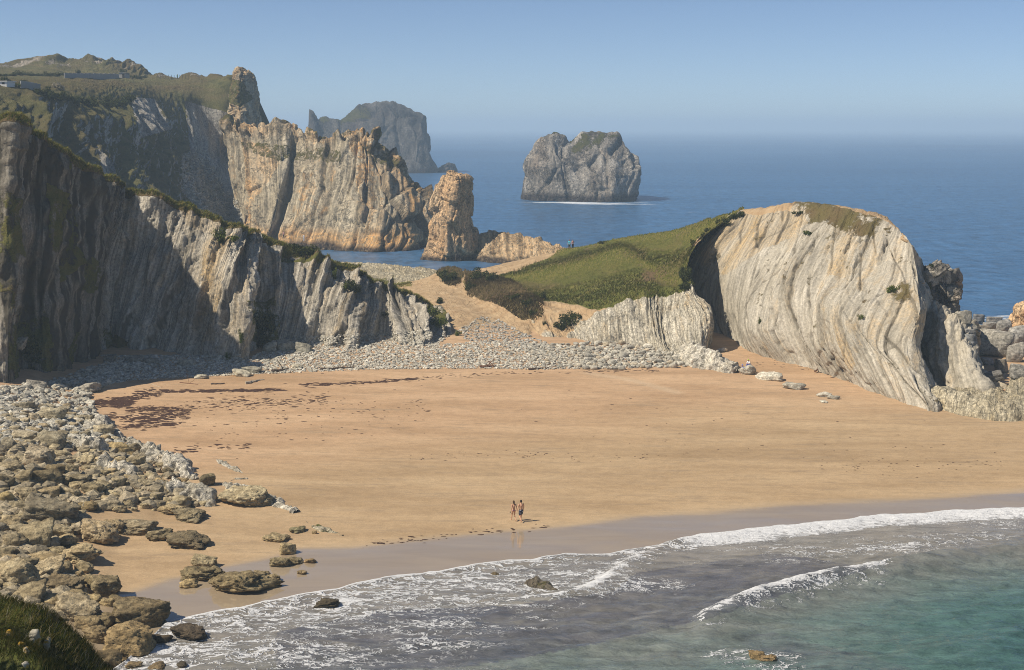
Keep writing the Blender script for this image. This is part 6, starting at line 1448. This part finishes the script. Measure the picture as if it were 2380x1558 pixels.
def hand(at, d, side):                         # palm, four fingers, thumb
    at = np.array(at, float); d = np.array(d, float); d /= np.linalg.norm(d); f = np.array([0, 1.0, 0]); f -= d * (f @ d); f /= np.linalg.norm(f)
    P = [(at, at + d * .07, .032, .036, 1, .55)]
    for k, (o_, l) in enumerate([(-.030, .065), (-.010, .078), (.010, .074), (.030, .058)]): b = at + d * .08 + f * o_; P.append((b, b + d * l * .6 + f * .0, .010, .009)); P.append((b + d * l * .6, b + d * l + np.array([-.02 * side, 0, 0]), .009, .008))
    P.append((at + d * .03 - f * .03, at + d * .075 - f * .055, .011, .009)); return P
def person(name, loc, rz, J, label, h=1.75, hair='hair', wear=(), slim=1.0, group=None, longhair=False, hat=None):
    e = empty(name, loc, rz); e.scale = (h / 1.75,) * 3; tag(e, label, 'person', group); s = slim
    P = [(J['pel'], J['wai'], .135 * s, .115 * s, 1.15, .85), (J['wai'], J['che'], .115 * s, .15 * s, 1.12, .8), (J['che'], J['neck'], .14 * s, .06), (J['neck'], J['head'], .055 * s, .06)]
    hd = np.array(J['head'], float); P.append((hd + [0, 0, .03], hd + [0, .012, .11], .078, .088, .95, 1.08)); P.append((hd + [0, .085, .05], hd + [0, .10, .04], .014, .012)); P += [(hd + [q * .075, 0, .05], hd + [q * .082, -.005, .075], .014, .012) for q in (-1, 1)]
    P.append((hd + [0, .06, .005], hd + [0, .07, -.01], .035, .028))
    for q, sd in ((-1, 'l'), (1, 'r')):
        P += [(J['che'], J['sh' + sd], .09 * s, .062 * s), (J['sh' + sd], J['el' + sd], .054 * s, .043 * s), (J['el' + sd], J['ha' + sd], .042 * s, .028 * s)]
        P += hand(J['ha' + sd], np.array(J['ha' + sd], float) - np.array(J['el' + sd], float), q)
        P += [(J['pel'], J['hi' + sd], .12 * s, .105 * s), (J['hi' + sd], J['kn' + sd], .098 * s, .062 * s), (J['kn' + sd], J['an' + sd], .062 * s, .038 * s)]
        an = np.array(J['an' + sd], float); fd = np.array(J.get('ft' + sd, (0, 1, -.25)), float); fd /= np.linalg.norm(fd); P.append((an + [0, 0, -.03] - fd * .03, an + [0, 0, -.045] + fd * .15, .04, .028, 1, .7))
    b = body_mesh('body', P, 'skin', e)
    H_ = [(hd + [0, -.018, .06], hd + [0, -.01, .125], .088, .088, 1, 1.0)]
    if longhair: H_ += [(hd + [0, -.05, .08], hd + [0, -.075, -.10], .08, .06, 1.1, .7), (hd + [0, -.075, -.08], hd + [.01, -.08, -.2], .06, .03, 1.2, .6)]
    if hat: body_mesh('cap', [(hd + [0, -.005, .10], hd + [0, 0, .13], .094, .09), (hd + [0, .07, .105], hd + [0, .14, .095], .05, .04, 1.2, .3)], hat, e); H_ = [(hd + [0, -.03, .03], hd + [0, -.03, .08], .085, .085)]
    body_mesh('hair', H_, hair, e)
    for nm, mt, parts in wear: body_mesh(nm, parts(J), mt, e)
    return e
def J_walk(hold=0, k=1):
    J = dict(pel=(0, 0, .93), wai=(0, -.01, 1.10), che=(0, -.01, 1.32), neck=(0, 0, 1.47), head=(0, .02, 1.56), shl=(-.19, -.01, 1.41), shr=(.19, -.01, 1.41), hil=(-.09, 0, .88), hir=(.09, 0, .88),
             knl=(-.09, .16, .50), anl=(-.09, .26, .10), knr=(.09, .05, .48), anr=(.09, -.26, .16), ftr=(0, .8, -.7), ell=(-.25, -.10, 1.14), hal=(-.26, -.06, .90), elr=(.25, .03, 1.14), har=(.26, .14, .93))
    if k < 0:
        for a in ('kn', 'an'):
            l, r = J[a + 'l'], J[a + 'r']; J[a + 'l'], J[a + 'r'] = (-r[0], r[1], r[2]), (-l[0], l[1], l[2])
        J['ftl'] = J.pop('ftr')
    if hold < 0: J['ell'] = (-.27, .0, 1.15); J['hal'] = (-.31, .03, .91)
    if hold > 0: J['elr'] = (.27, .0, 1.15); J['har'] = (.31, .03, .91)
    return J
def J_stand():
    J = J_walk(); J.update(knl=(-.09, .03, .49), anl=(-.09, 0, .08), knr=(.09, .03, .49), anr=(.10, .03, .08), ell=(-.24, .05, 1.15), hal=(-.18, .22, 1.1)); J.pop('ftr'); return J
def J_sit(lean=.25):
    y = lean
    return dict(pel=(0, 0, .16), wai=(0, y * .3, .34), che=(0, y * .75, .54), neck=(0, y, .68), head=(0, y + .06, .77), shl=(-.19, y * .9, .62), shr=(.19, y * .9, .62), hil=(-.09, .04, .14), hir=(.09, .04, .14), knl=(-.13, .40, .36), knr=(.14, .42, .34), anl=(-.11, .52, -.05), anr=(.12, .56, -.06),
                ell=(-.26, y + .12, .42), hal=(-.16, .42, .42), elr=(.26, y + .1, .40), har=(.12, .46, .36))
trunks = lambda J: [(J['pel'], np.array(J['pel']) + [0, 0, .07], .145, .13, 1.15, .88)] + [(J['hi' + q], np.array(J['hi' + q]) * .35 + np.array(J['kn' + q]) * .65, .115, .10) for q in 'lr']
trousers = lambda J: [(J['pel'], np.array(J['pel']) + [0, 0, .07], .145, .13, 1.15, .88)] + [(J['hi' + q], J['kn' + q], .115, .078) for q in 'lr'] + [(J['kn' + q], J['an' + q], .078, .055) for q in 'lr']
shirt = lambda J: [(J['pel'], J['wai'], .145, .13, 1.15, .9), (J['wai'], J['che'], .13, .165, 1.12, .85), (J['che'], np.array(J['neck']) - [0, 0, .04], .15, .075)] + [(J['che'], J['sh' + q], .10, .075) for q in 'lr'] + [(J['sh' + q], np.array(J['sh' + q]) * .35 + np.array(J['el' + q]) * .65, .072, .062) for q in 'lr']
bikini_top = lambda J: [(np.array(J['che']) + [-.07, .05, -.01], np.array(J['che']) + [.07, .05, -.01], .085, .085), (np.array(J['che']) + [-.11, -.02, -.01], np.array(J['che']) + [.11, -.02, -.01], .018, .018), (np.array(J['che']) + [-.10, -.10, -.01], np.array(J['che']) + [.10, -.10, -.01], .022, .022)]
bikini = lambda J: [(np.array(J['pel']) + [-.05, -.01, -.02], np.array(J['pel']) + [.05, -.01, -.02], .122, .122, .62, 1.0)]
def walkers():
    a = Gb(1194, 1211); b = Gb(1211, 1213.5); rz = R_(24)
    w = person('person', (a[0], a[1], a[2] + .0), rz, J_walk(1, 1), 'woman in a pale bikini walking barefoot hand in hand with the man in shorts', 1.66, 'hair_brown', [('bikini_top', 'cream', bikini_top), ('bikini_bottom', 'pink', bikini)], .88, 'couple walking on the wet sand', True)
    sandal = body_mesh('sandals', [((-.27, -.04, .80), (-.27, .12, .78), .045, .04, .5, 1), ((-.31, -.04, .80), (-.31, .12, .77), .045, .04, .5, 1)], 'dark_cloth', None); COL.objects.unlink(sandal); COL.objects.link(sandal)
    sandal.location = w.location; sandal.rotation_euler = w.rotation_euler; sandal.scale = w.scale; tag(sandal, 'pair of dark sandals carried in the hand of the woman in the bikini', 'sandals')
    person('person', tuple(b), rz, J_walk(-1, -1), 'bare-chested man in dark patterned swim shorts walking on the wet sand', 1.80, 'hair', [('swim_shorts', 'shorts', trunks)], 1.0, 'couple walking on the wet sand')
walkers()
def on_ground(vx, vy, back=0.0):
    q, _ = hit(vx, vy); x, y = q[0], q[1] + back; return (x, y, down(x, y))
person('person', on_ground(1324, 581, 1.2), R_(160), J_stand(), 'person in a turquoise shirt standing on the meadow skyline', 1.78, 'hair', [('shirt', 'turquoise', shirt), ('trousers', 'dark_cloth', trousers)], 1.05, 'pair on the meadow skyline')
person('person', on_ground(1332, 580, 1.4), R_(200), J_stand(), 'person in a pinkish top beside the turquoise shirt on the skyline', 1.66, 'hair', [('shirt', 'pink', shirt), ('trousers', 'dark_cloth', trousers)], .95, 'pair on the meadow skyline', True)
q = Gb(1745, 868); person('person', (q[0], q[1] + .4, q[2] + .75), R_(120), J_sit(.3), 'person in a white shirt and lime cap sitting on the white rock', 1.75, 'hair', [('shirt', 'white_cloth', shirt), ('trousers', 'blue', trousers)], 1.0, 'pair resting on the white rock', hat='lime')
q = Gb(1734, 870); person('person', (q[0], q[1] + .1, q[2] + .25), R_(110), J_sit(.45), 'person in a blue cap and dark trousers crouched before the white rock', 1.75, 'hair', [('shirt', 'blue', shirt), ('trousers', 'dark_cloth', trousers)], 1.0, 'pair resting on the white rock', hat='blue_cap')
def by_wall(vx, vy):
    q, _ = hit(vx, vy); return (q[0], q[1] - .5, q[2] - .05)
person('person', by_wall(707, 560), R_(180), J_stand(), 'person in white clothes standing at the foot of the ochre wall', 1.78, 'hair', [('shirt', 'white_cloth', shirt), ('trousers', 'white_cloth', trousers)], 1.0, 'visitors below the ochre wall')
person('person', by_wall(660, 552), R_(150), J_stand(), 'person in a pale pink top near the pale slab of the ochre wall', 1.65, 'hair_brown', [('shirt', 'pink', shirt), ('trousers', 'dark_cloth', trousers)], .95, 'visitors below the ochre wall')
person('person', on_ground(413, 185), R_(90), J_stand(), 'walker in a green jacket on the far headland path', 1.75, 'hair', [('jacket', 'green', shirt), ('trousers', 'dark_cloth', trousers)], 1.0)

# ------------------------------------------------------------------ huts, walls, posts on the headland
M['plaster'] = plain('white_plaster', (.72, .71, .68)); M['concrete'] = plain('grey_concrete', (.33, .32, .30)); M['roof_grey'] = plain('grey_roof', (.20, .20, .21)); M['post'] = plain('fence_post', (.12, .10, .08)); M['dark_hole'] = plain('dark_opening', (.02, .02, .022)); M['rust'] = plain('rusty_iron', (.10, .05, .03))
def bx(name, c, s, mat, parent, rot=0):
    bm = bmesh.new(); bmesh.ops.create_cube(bm, size=1.0)
    for v in bm.verts: v.co = Vector((v.co.x * s[0] + c[0], v.co.y * s[1] + c[1], v.co.z * s[2] + c[2]))
    bmesh.ops.bevel(bm, geom=bm.edges[:], offset=min(s) * .06, segments=1, affect='EDGES')
    me = bpy.data.meshes.new(name); bm.to_mesh(me); bm.free(); me.materials.append(M[mat]); return link(bpy.data.objects.new(name, me), parent)
def hut(vx, vy, wpx, hm, wall, roof, label, name='hut', dp=4.0, openings=()):
    p_ = on_ground(vx, vy); wm = wpx / FV * camdepth(np.array(p_)); e = empty(name, p_, R_(-6)); tag(e, label, 'hut')
    bx('wall', (0, dp / 2, hm / 2 - .4), (wm, dp, hm + .8), wall, e); bx('roof', (0, dp / 2, hm + .09), (wm + .4, dp + .4, .16), roof, e)
    for nm, x, w_, z0, z1 in openings: bx(nm, (x * wm, -.01, (z0 + z1) / 2), (w_, .06, z1 - z0), 'dark_hole', e)
hut(284, 182, 16, 1.7, 'concrete', 'roof_grey', 'low grey concrete hut at the field edge of the headland', openings=[('door', .2, .8, 0, 1.4)])
hut(2, 199, 30, 0.8, 'plaster', 'plaster', 'white flat-roofed hut by the dark tree', openings=[('window', .2, .6, .3, .65)])
def wall_run(pts, h_, th, mat, label, name='boundary_wall', panels=6):
    A = [np.array(on_ground(*p_)) for p_ in pts]; e = empty(name, A[0]); tag(e, label, 'wall')
    for a, b in zip(A[:-1], A[1:]):
        for k in range(panels):
            p0, p1 = a + (b - a) * k / panels, a + (b - a) * (k + 1) / panels; L = np.linalg.norm((p1 - p0)[:2]); an = math.atan2(p1[1] - p0[1], p1[0] - p0[0]); c = (p0 + p1) / 2 - A[0]
            o = bx('wall_panel', (0, 0, h_ / 2 - .3), (L * .985, th, h_ + .6), mat, e); o.location = c; o.rotation_euler = (0, 0, an)
wall_run([(150, 182), (205, 182), (276, 182)], 1.4, .3, 'concrete', 'long grey boundary wall across the headland field')
wall_run([(48, 204), (70, 207), (94, 212)], 1.5, .3, 'concrete', 'short grey wall stepping down beside the white gateposts', panels=3)
for vx in (56, 61, 72):
    p_ = on_ground(vx, 204); e = empty('gatepost', p_); tag(e, 'white gatepost standing above the short grey wall', 'gatepost', 'white gateposts'); bx('pillar', (0, .5, .5), (.42, .4, 1.2), 'plaster', e); bx('coping', (0, .5, 1.14), (.52, .5, .08), 'plaster', e)
for k in range(12):
    vx = 366 + k * 6.5; p_ = on_ground(vx, 183 + .15 * k); e = bx('fence_post', (0, 0, .6), (.12, .12, 1.7), 'post', None); e.location = p_; tag(e, 'thin wooden fence post on the headland skyline', 'post', 'fence posts on the headland')
q, _ = hit(573, 518)
e = bx('rusty_beam', (0, 0, 0), (.5, .25, 2.3), 'rust', None); e.location = (q[0], q[1] - .6, q[2] + .9); e.rotation_euler = (0, R_(14), 0); tag(e, 'rusty brown beam leaning at the foot of the ochre wall', 'beam')

# ------------------------------------------------------------------ sea haze
def build_haze():
    bm = bmesh.new(); bmesh.ops.create_cube(bm, size=1.0)
    for v in bm.verts: v.co = Vector((v.co.x * 104000, 25400 + v.co.y * 51200, 34.5 + v.co.z * 81))
    me = bpy.data.meshes.new('haze'); bm.to_mesh(me); bm.free()
    m = bpy.data.materials.new('sea_haze'); m.use_nodes = True; n = m.node_tree.nodes; n.clear()
    out = n.new('ShaderNodeOutputMaterial'); pv = n.new('ShaderNodeVolumePrincipled')
    pv.inputs['Color'].default_value = (0.64, 0.83, 0.99, 1); pv.inputs['Density'].default_value = 0.00034; pv.inputs['Anisotropy'].default_value = 0.0
    m.node_tree.links.new(pv.outputs[0], out.inputs['Volume'])
    me.materials.append(m); o = link(bpy.data.objects.new('haze', me)); o['kind'] = 'stuff'; o['label'] = 'thin blue sea haze'
build_haze()
